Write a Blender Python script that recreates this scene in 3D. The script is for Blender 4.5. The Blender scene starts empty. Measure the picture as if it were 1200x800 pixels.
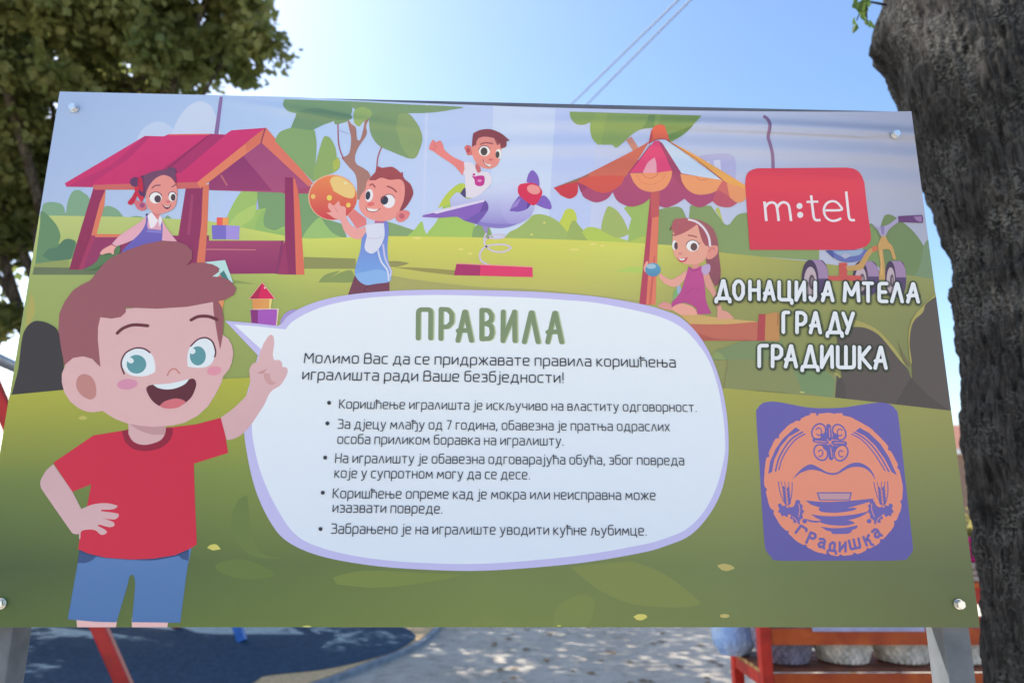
import bpy, bmesh, math, random
from mathutils import Vector, Matrix, noise
from mathutils.geometry import tessellate_polygon
R = math.radians
S = bpy.context.scene
COL = S.collection

# ------------------------------------------------------------------ camera
BOARD_Z = 1.34                                  # lower edge of the board above the ground
CAM = Vector((0.0025, -1.44661, BOARD_Z + 0.26262))
YAW, PITCH, ROLL = 0.03069, 0.21654, 0.00597
fwd = Vector((math.sin(YAW) * math.cos(PITCH), math.cos(YAW) * math.cos(PITCH), math.sin(PITCH)))
r0 = Vector((math.cos(YAW), -math.sin(YAW), 0)); u0 = r0.cross(fwd)
rgt = r0 * math.cos(ROLL) + u0 * math.sin(ROLL)
upv = u0 * math.cos(ROLL) - r0 * math.sin(ROLL)
cam = bpy.data.cameras.new('camera'); cam_ob = bpy.data.objects.new('camera', cam); COL.objects.link(cam_ob)
cam_ob.matrix_world = Matrix(((rgt.x, upv.x, -fwd.x, CAM.x), (rgt.y, upv.y, -fwd.y, CAM.y), (rgt.z, upv.z, -fwd.z, CAM.z), (0, 0, 0, 1)))
cam.lens = 24; cam.sensor_width = 36; cam.clip_start = 0.05; cam.clip_end = 3000
cam.dof.use_dof = True; cam.dof.focus_distance = 1.52; cam.dof.aperture_fstop = 2.6
S.camera = cam_ob

# ------------------------------------------------------------------ daylight
SUN_EL, SUN_AZ = R(45), R(-64)                  # azimuth from +Y towards +X: from the left, just behind the board's plane
w = bpy.data.worlds.new('World'); S.world = w; w.use_nodes = True
nt = w.node_tree
sky = nt.nodes.new('ShaderNodeTexSky'); sky.sky_type = 'NISHITA'; sky.sun_disc = False
sky.sun_elevation = SUN_EL; sky.sun_rotation = SUN_AZ; sky.air_density = 1.0; sky.dust_density = 1.8; sky.ozone_density = 1.0
hs = nt.nodes.new('ShaderNodeHueSaturation'); hs.inputs['Saturation'].default_value = 1.15
nt.links.new(sky.outputs[0], hs.inputs['Color'])
bg = nt.nodes['Background']; nt.links.new(hs.outputs[0], bg.inputs['Color']); bg.inputs['Strength'].default_value = 0.15
sl = bpy.data.lights.new('sun', 'SUN'); sl.energy = 5.0; sl.angle = R(0.55); sl.color = (1.0, 0.93, 0.82)
so = bpy.data.objects.new('sun', sl); COL.objects.link(so)
sd = Vector((math.sin(SUN_AZ) * math.cos(SUN_EL), math.cos(SUN_AZ) * math.cos(SUN_EL), math.sin(SUN_EL)))
so.rotation_euler = sd.to_track_quat('Z', 'Y').to_euler(); so.location = sd * 60
vs = S.view_settings
vs.view_transform = 'Standard'; vs.look = 'None'; vs.gamma = 1.0; vs.use_curve_mapping = False; vs.exposure = 1.1

# ------------------------------------------------------------------ helpers
def at(px, py, depth):                          # a point seen in the photograph (1200x800) at that depth
    return CAM + (fwd + rgt * ((px - 600) / 800) + upv * ((400 - py) / 800)) * depth
def ground(px, py, z=0.0):
    d = fwd + rgt * ((px - 600) / 800) + upv * ((400 - py) / 800)
    return CAM + d * ((z - CAM.z) / d.z)
def board(px, py):                              # the artwork's drawing grid -> board metres (u across, v up)
    d = fwd + rgt * ((px - 600) / 800) + upv * ((400 - py) / 800)
    p = CAM + d * (-CAM.y / d.y)
    return (p.x, p.z - BOARD_Z)
def lin(c): return tuple(((v / 255) / 12.92 if v / 255 <= .04045 else ((v / 255 + .055) / 1.055) ** 2.4) for v in c)

def tag(o, label=None, cat=None, group=None, kind=None):
    for k, v in (('label', label), ('category', cat), ('group', group), ('kind', kind)):
        if v: o[k] = v
    return o
def empty(name, loc=(0, 0, 0), rz=0):
    o = bpy.data.objects.new(name, None); COL.objects.link(o); o.location = loc; o.rotation_euler = (0, 0, rz); o.empty_display_size = .1
    return o
def mesh_ob(name, verts, faces, mat, parent=None, smooth=False, loc=None):
    me = bpy.data.meshes.new(name); me.from_pydata(verts, [], faces); me.update()
    if mat: me.materials.append(mat)
    if smooth: me.polygons.foreach_set('use_smooth', [True] * len(me.polygons))
    o = bpy.data.objects.new(name, me); COL.objects.link(o)
    if parent: o.parent = parent
    if loc is not None: o.location = loc
    return o
class MB:
    def __init__(s): s.bm = bmesh.new()
    def box(s, c, size, rot=None, bevel=0.0):
        b = bmesh.new(); bmesh.ops.create_cube(b, size=1)
        bmesh.ops.scale(b, vec=size, verts=b.verts)
        if bevel: bmesh.ops.bevel(b, geom=b.edges[:], offset=bevel, segments=2, affect='EDGES', profile=.5)
        M = Matrix.Translation(Vector(c)) @ (rot.to_4x4() if rot else Matrix())
        bmesh.ops.transform(b, matrix=M, verts=b.verts); s._merge(b); return s
    def bar(s, a, b_, wx, wy, bevel=.004, up=(0, 0, 1)):
        a, b_ = Vector(a), Vector(b_); d = b_ - a; z = d.normalized(); x = Vector(up).cross(z)
        if x.length < .01: x = Vector((1, 0, 0)).cross(z)
        x.normalize(); y = z.cross(x)
        return s.box((a + b_) / 2, (wx, wy, d.length), Matrix((x, y, z)).transposed(), bevel)
    def tube(s, pts, r, n=10, caps=True):
        pts = [Vector(p) for p in pts]; rs = r if isinstance(r, (list, tuple)) else [r] * len(pts)
        b = s.bm; rings = []; px = None
        for i, p in enumerate(pts):
            t = (pts[min(i + 1, len(pts) - 1)] - pts[max(i - 1, 0)]).normalized()
            if px is None:
                px = t.orthogonal().normalized()
            px = (px - t * px.dot(t)).normalized(); py = t.cross(px)
            rings.append([b.verts.new(p + (px * math.cos(2 * math.pi * k / n) + py * math.sin(2 * math.pi * k / n)) * rs[i]) for k in range(n)])
        for A, B in zip(rings, rings[1:]):
            for k in range(n): b.faces.new((A[k], A[(k + 1) % n], B[(k + 1) % n], B[k])).smooth = True
        if caps: b.faces.new(rings[0][::-1]); b.faces.new(rings[-1])
        return s
    def lathe(s, c, prof, n=28, f=None):
        c = Vector(c); rings = []
        for r_, z_ in prof:
            ring = []
            for k in range(n):
                a = 2 * math.pi * k / n; rr = r_ * (f(a, z_) if f else 1)
                ring.append(s.bm.verts.new(c + Vector((rr * math.cos(a), rr * math.sin(a), z_))))
            rings.append(ring)
        for A, B in zip(rings, rings[1:]):
            for k in range(n): s.bm.faces.new((A[k], A[(k + 1) % n], B[(k + 1) % n], B[k])).smooth = True
        s.bm.faces.new(rings[0][::-1]); s.bm.faces.new(rings[-1]); return s
    def _merge(s, b):
        m = bpy.data.meshes.new('t'); b.to_mesh(m); b.free(); s.bm.from_mesh(m); bpy.data.meshes.remove(m)
    def build(s, name, mat, parent=None, loc=None):
        me = bpy.data.meshes.new(name); s.bm.to_mesh(me); s.bm.free()
        me.materials.append(mat); o = bpy.data.objects.new(name, me); COL.objects.link(o)
        if parent: o.parent = parent
        if loc is not None: o.location = loc
        return o

# ------------------------------------------------------------------ materials
def newmat(name):
    m = bpy.data.materials.new(name); m.use_nodes = True; return m, m.node_tree, m.node_tree.nodes['Principled BSDF']
def ramp(nt_, fac, stops):
    cr = nt_.nodes.new('ShaderNodeValToRGB'); e = cr.color_ramp.elements
    while len(e) < len(stops): e.new(.5)
    for i, (p, c) in enumerate(stops): e[i].position = p; e[i].color = (*c, 1)
    nt_.links.new(fac, cr.inputs[0]); return cr.outputs[0]
def plain(name, c, rough=.5, metal=0, var=.25, scale=8, bump=.0, spec=.4, c2=None, detail=6):
    m, t, p = newmat(name)
    tc = t.nodes.new('ShaderNodeTexCoord'); n = t.nodes.new('ShaderNodeTexNoise'); n.inputs['Scale'].default_value = scale; n.inputs['Detail'].default_value = detail
    t.links.new(tc.outputs['Object'], n.inputs['Vector'])
    lo = c2 if c2 else tuple(v * (1 - var) for v in c); hi = c if c2 else tuple(min(1, v * (1 + var)) for v in c)
    t.links.new(ramp(t, n.outputs['Fac'], [(.34, lo), (.66, hi)]), p.inputs['Base Color'])
    p.inputs['Roughness'].default_value = rough; p.inputs['Metallic'].default_value = metal; p.inputs['Specular IOR Level'].default_value = spec
    if bump:
        b = t.nodes.new('ShaderNodeBump'); b.inputs['Strength'].default_value = 1; b.inputs['Distance'].default_value = bump
        t.links.new(n.outputs['Fac'], b.inputs['Height']); t.links.new(b.outputs[0], p.inputs['Normal'])
    return m
def math_(t, op, a, b=None, c=None):
    n = t.nodes.new('ShaderNodeMath'); n.operation = op
    for i, v in enumerate((a, b, c)):
        if v is None: continue
        if isinstance(v, (int, float)): n.inputs[i].default_value = v
        else: t.links.new(v, n.inputs[i])
    return n.outputs[0]
def gauss(t, x, c, s):                          # exp(-((x-c)/s)^2)
    d = math_(t, 'DIVIDE', math_(t, 'SUBTRACT', x, c), s)
    return math_(t, 'EXPONENT', math_(t, 'MULTIPLY', math_(t, 'MULTIPLY', d, d), -1))
def sstep(t, x, a, b):
    n = t.nodes.new('ShaderNodeMapRange'); n.interpolation_type = 'SMOOTHSTEP'
    t.links.new(x, n.inputs[0]); n.inputs[1].default_value = a; n.inputs[2].default_value = b; return n.outputs[0]

def print_material():
    m, t, p = newmat('printed_vinyl')
    a = t.nodes.new('ShaderNodeVertexColor'); a.layer_name = 'ink'; t.links.new(a.outputs['Color'], p.inputs['Base Color'])
    p.inputs['Roughness'].default_value = .45; p.inputs['Specular IOR Level'].default_value = .28
    tc = t.nodes.new('ShaderNodeTexCoord'); sp = t.nodes.new('ShaderNodeSeparateXYZ'); t.links.new(tc.outputs['Object'], sp.inputs[0])
    u, v = sp.outputs[0], sp.outputs[2]
    # slack in the sheet: a crease from the right upper bolt, broad rolls below the upper edge, faint waves
    bend = math_(t, 'MULTIPLY', math_(t, 'MULTIPLY', math_(t, 'SUBTRACT', u, .45), math_(t, 'SUBTRACT', u, .45)), -.05)
    vb = math_(t, 'SUBTRACT', v, bend)
    h = math_(t, 'MULTIPLY', math_(t, 'MULTIPLY', gauss(t, vb, 1.112, .016), sstep(t, u, -.1, .55)), .0115)
    h2 = math_(t, 'MULTIPLY', math_(t, 'MULTIPLY', gauss(t, vb, 1.052, .022), sstep(t, u, -.35, .2)), .0075)
    h3 = math_(t, 'MULTIPLY', math_(t, 'MULTIPLY', gauss(t, math_(t, 'ADD', v, math_(t, 'MULTIPLY', u, .14)), 1.057, .012), gauss(t, u, -.38, .17)), .006)
    h4 = math_(t, 'MULTIPLY', math_(t, 'MULTIPLY', gauss(t, vb, .985, .03), sstep(t, u, -.2, .4)), .005)
    h7 = math_(t, 'MULTIPLY', math_(t, 'MULTIPLY', gauss(t, vb, 1.0975, .0055), math_(t, 'MULTIPLY', sstep(t, u, .25, .75), sstep(t, u, .93, .86))), .0032)
    n = t.nodes.new('ShaderNodeTexNoise'); n.inputs['Scale'].default_value = 2.2; n.inputs['Detail'].default_value = 1.5
    mp = t.nodes.new('ShaderNodeMapping'); mp.inputs['Scale'].default_value = (.55, 1, 1.6); t.links.new(tc.outputs['Object'], mp.inputs[0]); t.links.new(mp.outputs[0], n.inputs[0])
    h5 = math_(t, 'MULTIPLY', n.outputs['Fac'], .006)
    wv = t.nodes.new('ShaderNodeTexNoise'); wv.inputs['Scale'].default_value = 420; t.links.new(tc.outputs['Object'], wv.inputs[0])
    h6 = math_(t, 'MULTIPLY', wv.outputs['Fac'], .00012)
    tot = h
    for x in (h2, h3, h4, h5, h6, h7): tot = math_(t, 'ADD', tot, x)
    b = t.nodes.new('ShaderNodeBump'); b.inputs['Strength'].default_value = 1; b.inputs['Distance'].default_value = 1
    t.links.new(tot, b.inputs['Height']); t.links.new(b.outputs[0], p.inputs['Normal'])
    return m
def shadow_print_material():
    m, t, p = newmat('printed_soft_outline')
    p.inputs['Base Color'].default_value = (*lin((70, 80, 55)), 1); p.inputs['Alpha'].default_value = .30; p.inputs['Roughness'].default_value = .45
    return m
def leaf_material(name, c1, c2):
    m, t, p = newmat(name)
    tc = t.nodes.new('ShaderNodeTexCoord'); n = t.nodes.new('ShaderNodeTexNoise'); n.inputs['Scale'].default_value = 1.7; n.inputs['Detail'].default_value = 8; n.inputs['Roughness'].default_value = .75
    t.links.new(tc.outputs['Object'], n.inputs['Vector'])
    col = ramp(t, n.outputs['Fac'], [(.36, c1), (.64, c2)])
    t.links.new(col, p.inputs['Base Color']); p.inputs['Roughness'].default_value = .5; p.inputs['Specular IOR Level'].default_value = .35
    tr = t.nodes.new('ShaderNodeBsdfTranslucent'); mx = t.nodes.new('ShaderNodeMixShader'); mx.inputs[0].default_value = .42
    hs_ = t.nodes.new('ShaderNodeHueSaturation'); hs_.inputs['Value'].default_value = 1.7; t.links.new(col, hs_.inputs['Color']); t.links.new(hs_.outputs[0], tr.inputs['Color'])
    t.links.new(p.outputs[0], mx.inputs[1]); t.links.new(tr.outputs[0], mx.inputs[2])
    t.links.new(mx.outputs[0], t.nodes['Material Output'].inputs['Surface']); return m
def bark_material(name, dark, mid, pale):
    m, t, p = newmat(name)
    tc = t.nodes.new('ShaderNodeTexCoord'); mp = t.nodes.new('ShaderNodeMapping'); mp.inputs['Scale'].default_value = (1, 1, .2)
    t.links.new(tc.outputs['Object'], mp.inputs[0])
    n1 = t.nodes.new('ShaderNodeTexNoise'); n1.inputs['Scale'].default_value = 38; n1.inputs['Detail'].default_value = 10; n1.inputs['Roughness'].default_value = .72; n1.inputs['Distortion'].default_value = .8
    t.links.new(mp.outputs[0], n1.inputs[0])
    n2 = t.nodes.new('ShaderNodeTexNoise'); n2.inputs['Scale'].default_value = 5; n2.inputs['Detail'].default_value = 8; n2.inputs['Roughness'].default_value = .7; t.links.new(tc.outputs['Object'], n2.inputs[0])
    n3 = t.nodes.new('ShaderNodeTexNoise'); n3.inputs['Scale'].default_value = 75; n3.inputs['Detail'].default_value = 6; t.links.new(tc.outputs['Object'], n3.inputs[0])
    base = ramp(t, n1.outputs['Fac'], [(.38, tuple(v * .6 for v in dark)), (.50, mid), (.62, tuple(v * 2.1 for v in mid))])
    pat = math_(t, 'MULTIPLY', sstep(t, n2.outputs['Fac'], .44, .6), sstep(t, n3.outputs['Fac'], .47, .58))
    mx = t.nodes.new('ShaderNodeMix'); mx.data_type = 'RGBA'
    t.links.new(pat, mx.inputs['Factor']); t.links.new(base, mx.inputs['A']); mx.inputs['B'].default_value = (*pale, 1)
    n4 = t.nodes.new('ShaderNodeTexNoise'); n4.inputs['Scale'].default_value = 3.1; n4.inputs['Detail'].default_value = 7; n4.noise_dimensions = '4D'; n4.inputs['W'].default_value = 4.0; t.links.new(tc.outputs['Object'], n4.inputs[0])
    mx2 = t.nodes.new('ShaderNodeMix'); mx2.data_type = 'RGBA'; t.links.new(math_(t, 'MULTIPLY', sstep(t, n4.outputs['Fac'], .55, .7), .75), mx2.inputs['Factor'])
    t.links.new(mx.outputs['Result'], mx2.inputs['A']); mx2.inputs['B'].default_value = (dark[0] * .6, dark[1] * .6, dark[2] * .6, 1)
    t.links.new(mx2.outputs['Result'], p.inputs['Base Color']); p.inputs['Roughness'].default_value = .92; p.inputs['Specular IOR Level'].default_value = .2
    b = t.nodes.new('ShaderNodeBump'); b.inputs['Distance'].default_value = .03; b.inputs['Strength'].default_value = 1
    t.links.new(math_(t, 'ADD', n1.outputs['Fac'], math_(t, 'MULTIPLY', n3.outputs['Fac'], .35)), b.inputs['Height']); t.links.new(b.outputs[0], p.inputs['Normal'])
    return m
def ground_material():
    m, t, p = newmat('dusty_gravel')
    tc = t.nodes.new('ShaderNodeTexCoord')
    def nz(s, d, r=.6):
        n = t.nodes.new('ShaderNodeTexNoise'); n.inputs['Scale'].default_value = s; n.inputs['Detail'].default_value = d; n.inputs['Roughness'].default_value = r
        t.links.new(tc.outputs['Object'], n.inputs[0]); return n.outputs['Fac']
    a, b, c = nz(1.1, 8, .7), nz(7, 6, .7), nz(60, 4)
    c1 = ramp(t, a, [(.3, (.47, .42, .35)), (.5, (.58, .525, .445)), (.7, (.64, .59, .51))])
    c2 = ramp(t, b, [(.30, (.52, .49, .45)), (.46, (.9, .9, .9)), (.66, (1, 1, 1))])
    c3 = ramp(t, c, [(.35, (.72, .70, .68)), (.65, (1.1, 1.1, 1.1))])
    def mul(x, y):
        n = t.nodes.new('ShaderNodeMix'); n.data_type = 'RGBA'; n.blend_type = 'MULTIPLY'; n.inputs['Factor'].default_value = 1
        t.links.new(x, n.inputs['A']); t.links.new(y, n.inputs['B']); return n.outputs['Result']
    t.links.new(mul(mul(c1, c2), c3), p.inputs['Base Color']); p.inputs['Roughness'].default_value = .95; p.inputs['Specular IOR Level'].default_value = .2
    bb = t.nodes.new('ShaderNodeBump'); bb.inputs['Distance'].default_value = .03; t.links.new(math_(t, 'ADD', b, math_(t, 'MULTIPLY', c, .4)), bb.inputs['Height']); t.links.new(bb.outputs[0], p.inputs['Normal'])
    return m

M = dict(
    ink=print_material(), inkshadow=shadow_print_material(),
    steel=plain('weathered_grey_steel', (.165, .185, .21), .5, .25, .22, 11, .0008, c2=(.095, .108, .122), detail=12),
    backing=plain('grey_backing_sheet', (.115, .125, .15), .5, 0, .15, 6),
    bolt=plain('zinc_bolt', (.78, .77, .74), .28, .9, .12, 40),
    bark=bark_material('rough_grey_bark', (.008, .008, .0075), (.036, .035, .033), (.11, .112, .104)),
    bark2=bark_material('brown_bark', (.03, .024, .018), (.10, .08, .06), (.15, .14, .12)),
    leaf=leaf_material('linden_leaves', (.085, .12, .034), (.245, .25, .085)),
    leaf2=leaf_material('maple_leaves', (.035, .075, .016), (.09, .15, .03)),
    leaf3=leaf_material('dry_shrub_leaves', (.16, .15, .045), (.30, .27, .09)),
    ground=ground_material(),
    rubber=plain('blue_rubber', (.050, .088, .138), .9, 0, .3, 24, .004, .08, c2=(.028, .052, .09)),
    tan=plain('tan_rubber', (.60, .41, .22), .85, 0, .2, 40, .003, .2),
    kerb=plain('rubber_kerb', (.24, .27, .31), .7, 0, .2, 12),
    red=plain('red_paint', (.46, .012, .014), .35, 0, .15, 10),
    blue=plain('blue_paint', (.03, .16, .52), .35, 0, .15, 10),
    pipe=plain('galvanised_pipe', (.36, .38, .41), .4, .4, .12, 12),
    chain=plain('galvanised_chain', (.3, .3, .3), .4, .8, .1, 40),
    black=plain('black_rubber', (.02, .02, .022), .6, 0, .1, 20),
    stand=plain('orange_red_stained_wood', (.66, .115, .014), .5, 0, .3, 9, .001, c2=(.48, .06, .01)),
    standred=plain('red_stained_wood', (.58, .032, .016), .5, 0, .25, 9, .001),
    planks=plain('brown_stained_planks', (.20, .06, .03), .55, 0, .3, 9, .001),
    plankend=plain('bare_plank_ends', (.55, .30, .10), .7, 0, .3, 20),
    bluebag=plain('pale_blue_plastic', (.62, .74, .90), .35, 0, .0, 6, .006, .4, c2=(.30, .46, .78)),
    cloth1=plain('magenta_cloth', (.42, .015, .13), .85, 0, .3, 12, .004, .2),
    cloth2=plain('beige_cloth', (.45, .34, .28), .85, 0, .2, 14, .004, .2),
    lilac=plain('lilac_cloth', (.50, .47, .62), .85, 0, .12, 12, .003, .2),
    walls=plain('brown_plaster', (.26, .18, .135), .9, 0, .12, 3),
    white=plain('white_paint', (.78, .77, .74), .6, 0, .05, 5),
    roof=plain('brown_roof_tiles', (.22, .10, .07), .8, 0, .25, 9),
    glass=plain('dark_window_glass', (.05, .06, .07), .1, 0, .1, 2),
    cable=plain('weathered_cable', (.09, .10, .12), .5, 0, .1, 10),
    wood=plain('grey_pole_wood', (.20, .16, .12), .85, 0, .3, 12),
    litter=plain('dry_leaf_litter', (.24, .15, .07), .8, 0, .4, 3),
)

# ------------------------------------------------------------------ ground and playground surface
G = 400
gv, gf = [], []
N = 60
for j in range(N + 1):
    for i in range(N + 1):
        x = (i / N * 2 - 1); y = (j / N * 2 - 1); x = math.copysign(abs(x) ** 2.2, x) * G; y = math.copysign(abs(y) ** 2.2, y) * G
        gv.append((x, y, 0))
for j in range(N):
    for i in range(N): a = j * (N + 1) + i; gf.append((a, a + 1, a + N + 2, a + N + 1))
tag(mesh_ob('ground', gv, gf, M['ground'], smooth=True), kind='structure')

def sheet(name, pts, z, mat, kind='structure', thick=0.0):
    tri = tessellate_polygon([[Vector((p[0], p[1], 0)) for p in pts]])
    v = [(p[0], p[1], z) for p in pts]; f = []
    for a, b, c in tri:
        A, B, C_ = (Vector(v[i]) for i in (a, b, c))
        f.append((a, b, c) if (B - A).cross(C_ - A).z > 0 else (a, c, b))
    if thick:
        n = len(v); v += [(p[0], p[1], z - thick) for p in pts]
        for i in range(n): j = (i + 1) % n; f.append((i, j, n + j, n + i))
    return tag(mesh_ob(name, v, f, mat), kind=kind)
def cr_open(pts, n=8):
    out = []
    for i in range(len(pts) - 1):
        p0, p1, p2, p3 = pts[max(i - 1, 0)], pts[i], pts[i + 1], pts[min(i + 2, len(pts) - 1)]
        for k in range(n):
            t = k / n
            out.append(tuple(.5 * (2 * p1[d] + (p2[d] - p0[d]) * t + (2 * p0[d] - 5 * p1[d] + 4 * p2[d] - p3[d]) * t * t + (3 * p1[d] - p0[d] - 3 * p2[d] + p3[d]) * t ** 3) for d in range(2)))
    out.append(tuple(pts[-1])); return out
# outline of the soft-fall pad: the nearly round right end is the part in view
edge_px = [(300, 838), (350, 815), (395, 799), (430, 785), (457, 774), (481, 764), (499, 754), (509, 745), (515, 737)]
near = [ground(*p).to_2d()[:] for p in edge_px]
far_side = [(near[-1][0] - .02, near[-1][1] + .7), (near[-1][0] - .45, near[-1][1] + 1.6), (near[-1][0] - 1.6, near[-1][1] + 2.6), (-4.0, near[-1][1] + 3.2), (-8.0, near[-1][1] + 3.0), (-10, 5.5), (-8.5, 3.0), (-5, 2.0), (-3.0, 2.2)]
loop = cr_open([*near, *far_side, near[0]])[:-1]
def inset(loop_, d):
    n = len(loop_); out = []
    for i in range(n):
        a, b = Vector(loop_[i - 1]), Vector(loop_[(i + 1) % n]); t = (b - a).normalized(); out.append((loop_[i][0] - t.y * d, loop_[i][1] + t.x * d))
    return out
sheet('playground_kerb', loop, .05, M['kerb'], thick=.06)
sheet('playground_border', inset(loop, .05), .056, M['tan'], thick=.004)
blue_px = [(250, 845), (262, 822), (300, 797), (314, 790.5), (375, 784), (424, 774), (460, 763), (480, 753), (487, 745), (481, 738.5), (472, 733)]
bn = [ground(*p, z=.06).to_2d()[:] for p in blue_px]
inner = inset(loop, .35)
k0 = len(edge_px) * 8 + 4
bl = cr_open(bn) + [p for p in inner[k0:-6]]
sheet('playground_surface', bl, .062, M['rubber'], thick=.004)

# ------------------------------------------------------------------ trees
rnd = random.Random(4)
def leaf_cloud(name, blobs, n, size, mat, parent, seed, keep=None):
    rr = random.Random(seed); v, f = [], []
    vol = [b[1] ** 2 for b in blobs]; tot = sum(vol)
    for (c, rad, sq), vv in zip(blobs, vol):
        nc = max(5, int(60 * vv / tot * len(blobs) / 4))
        for q in range(nc):
            d = Vector((rr.gauss(0, 1), rr.gauss(0, 1), rr.gauss(0, 1))).normalized() * rad * rr.uniform(.45, 1.0); d.z *= sq
            cc = Vector(c) + d; cr_ = rad * rr.uniform(.14, .34)
            for k in range(int(n * vv / tot / nc)):
                e = Vector((rr.gauss(0, .5), rr.gauss(0, .5), rr.gauss(0, .42))) * cr_
                p = cc + e
                if keep and not keep(p): continue
                s = size * rr.uniform(.6, 1.25)
                a = Vector((rr.gauss(0, 1), rr.gauss(0, 1), rr.gauss(-.7, .6))).normalized(); nn = Vector((rr.gauss(0, .8), rr.gauss(0, .8), 1)).normalized()
                b = a.cross(nn).normalized(); nn = b.cross(a)
                i = len(v)
                v += [p, p + a * s * .45 + b * s * .42 - nn * s * .06, p + a * s, p + a * s * .45 - b * s * .42 - nn * s * .06]
                f += [(i, i + 1, i + 2), (i, i + 2, i + 3)]
    return mesh_ob(name, [x[:] for x in v], f, mat, parent)
def simple_tree(name, base, h, blobs, n, size, label, group, leafm, barkm, seed, tr=.22):
    t = empty(name, base); tag(t, label, 'tree', group)
    rr = random.Random(seed); mb = MB()
    top = Vector((rr.uniform(-.3, .3), rr.uniform(-.3, .3), h))
    mb.tube([(0, 0, -.1), (0, 0, .15), top * .3, top * .65, top], [tr * 1.5, tr * 1.15, tr, tr * .75, tr * .4], 12)
    for (c, rad, sq) in blobs:
        c = Vector(c); s0 = top * rr.uniform(.5, .85)
        mb.tube([s0, s0.lerp(c, .5) + Vector((0, 0, .25)), c], [tr * .4, tr * .26, tr * .08], 8)
    mb.build('trunk', barkm, t)
    leaf_cloud('crown', blobs, n, size, leafm, t, seed + 1)
    return t
# big leafy tree behind the left end of the board (visible crown placed by eye from the photograph)
tb = Vector((-5.6, 7.6, 0))
def rel(px, py, d): return (at(px, py, d) - tb)[:]
blobs = [(rel(70, -20, 9.2), 1.75, .9), (rel(210, -60, 9.4), 1.5, .9), (rel(235, 25, 9.0), 1.05, .85), (rel(262, 70, 9.1), .6, .8), (rel(18, 165, 9.3), .75, .9), (rel(60, 110, 9.2), 1.25, .8), (rel(-70, 120, 9.3), 1.7, .85),
         (rel(150, 80, 9.6), 1.2, .8), (rel(-40, 260, 9.1), .85, .9), (rel(30, 230, 9.6), .8, .8), (rel(10, 372, 9.0), .42, .9), (rel(-60, 370, 9.0), .6, .9), (rel(60, -190, 9.3), 2.1, .9), (rel(-130, -60, 9.6), 1.9, .9), (rel(262, -40, 9.2), .75, 1.1), ((-7.0 - tb.x, 4.9 - tb.y, 10.0), 1.35, .8), ((-4.5 - tb.x, 6.8 - tb.y, 9.3), 1.3, .7)]  # last two blobs are out of view, added to shade post and stand
simple_tree('leafy_tree', tb, 4.6, blobs, 100000, .135, 'dense dark green leafy tree rising behind the upper left corner of the board', None, M['leaf'], M['bark2'], 11, .2)
# a row of unseen trees beyond the playground, added to shade it
for k, (px, dist, hh) in enumerate([(170, 22, 8.2), (360, 27, 10.4), (560, 29, 11.5), (760, 27, 10.2), (940, 24, 9.0)]):
    b = ground(px, 576 + 1.6 * 800 / dist)
    bl_ = [((0, 0, hh * .62), hh * .27, .95), ((hh * .2, 0, hh * .5), hh * .2, .9), ((-hh * .2, .3, hh * .52), hh * .21, .9), ((0, -.4, hh * .8), hh * .17, .95), ((.2, hh * .17, hh * .55), hh * .2, .9)]
    simple_tree('park_tree', b, hh * .6, bl_, 7000, .34, ['park tree farthest left of the row beyond the playground', 'park tree second from the left beyond the playground', 'tallest park tree in the middle of the row beyond the playground', 'park tree second from the right beyond the playground', 'park tree farthest right of the row beyond the playground'][k], 'park trees in a row beyond the playground', M['leaf'], M['bark2'], 40 + k, .25)

def airy_crown(c, rad, n, size, parent, seed):
    rr = random.Random(seed); v, f = [], []
    while len(f) < 2 * n:
        q = Vector((rr.uniform(-1, 1), rr.uniform(-1, 1), rr.uniform(-1, 1)))
        if q.length > 1 + .25 * noise.noise(q * 2.5 + Vector((seed, 0, 0))): continue
        p = Vector((c[0] + q.x * rad[0], c[1] + q.y * rad[1], c[2] + q.z * rad[2])); s = size * rr.uniform(.6, 1.3)
        a = Vector((rr.gauss(0, 1), rr.gauss(0, 1), rr.gauss(-.5, .6))).normalized(); b = a.cross(Vector((rr.gauss(0, .8), rr.gauss(0, .8), 1))).normalized(); nn = b.cross(a); i = len(v)
        v += [p[:], (p + a * s * .45 + b * s * .42 - nn * s * .06)[:], (p + a * s)[:], (p + a * s * .45 - b * s * .42 - nn * s * .06)[:]]; f += [(i, i + 1, i + 2), (i, i + 2, i + 3)]
    return mesh_ob('crown', v, f, M['leaf'], parent)
for k, (x, y, z, rx, rz, n) in enumerate([(-3.4, 8.0, 4.7, 2.4, 1.9, 6200), (-4.6, 11.4, 5.4, 2.6, 2.5, 6800), (-8.5, 6.6, 5.0, 2.2, 2.2, 7000)]):  # unseen trees added to shade the playground, crowns kept sparse for soft light
    t = empty('shade_tree', (x, y, 0)); tag(t, ['light leaved tree beyond the swing set, hidden behind the board', 'taller light leaved tree farther beyond the swing set', 'light leaved tree to the left of the swing set'][k], 'tree', 'light leaved trees shading the playground')
    MB().tube([(0, 0, -.1), (.03, 0, .3), (.05, .04, z - rz * .6), (0, .1, z + rz * .3)], [.2, .15, .11, .04], 10).tube([(.04, .03, z - rz * .8), (rx * .3, .2, z - .3), (rx * .6, .3, z + .2)], [.08, .05, .02], 8).tube([(.04, .03, z - rz * .8), (-rx * .3, -.3, z - .4), (-rx * .6, -.4, z + .3)], [.08, .05, .02], 8).build('trunk', M['bark2'], t)
    airy_crown((0, 0, z), (rx, rx, rz), n, .14, t, 60 + k)

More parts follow.
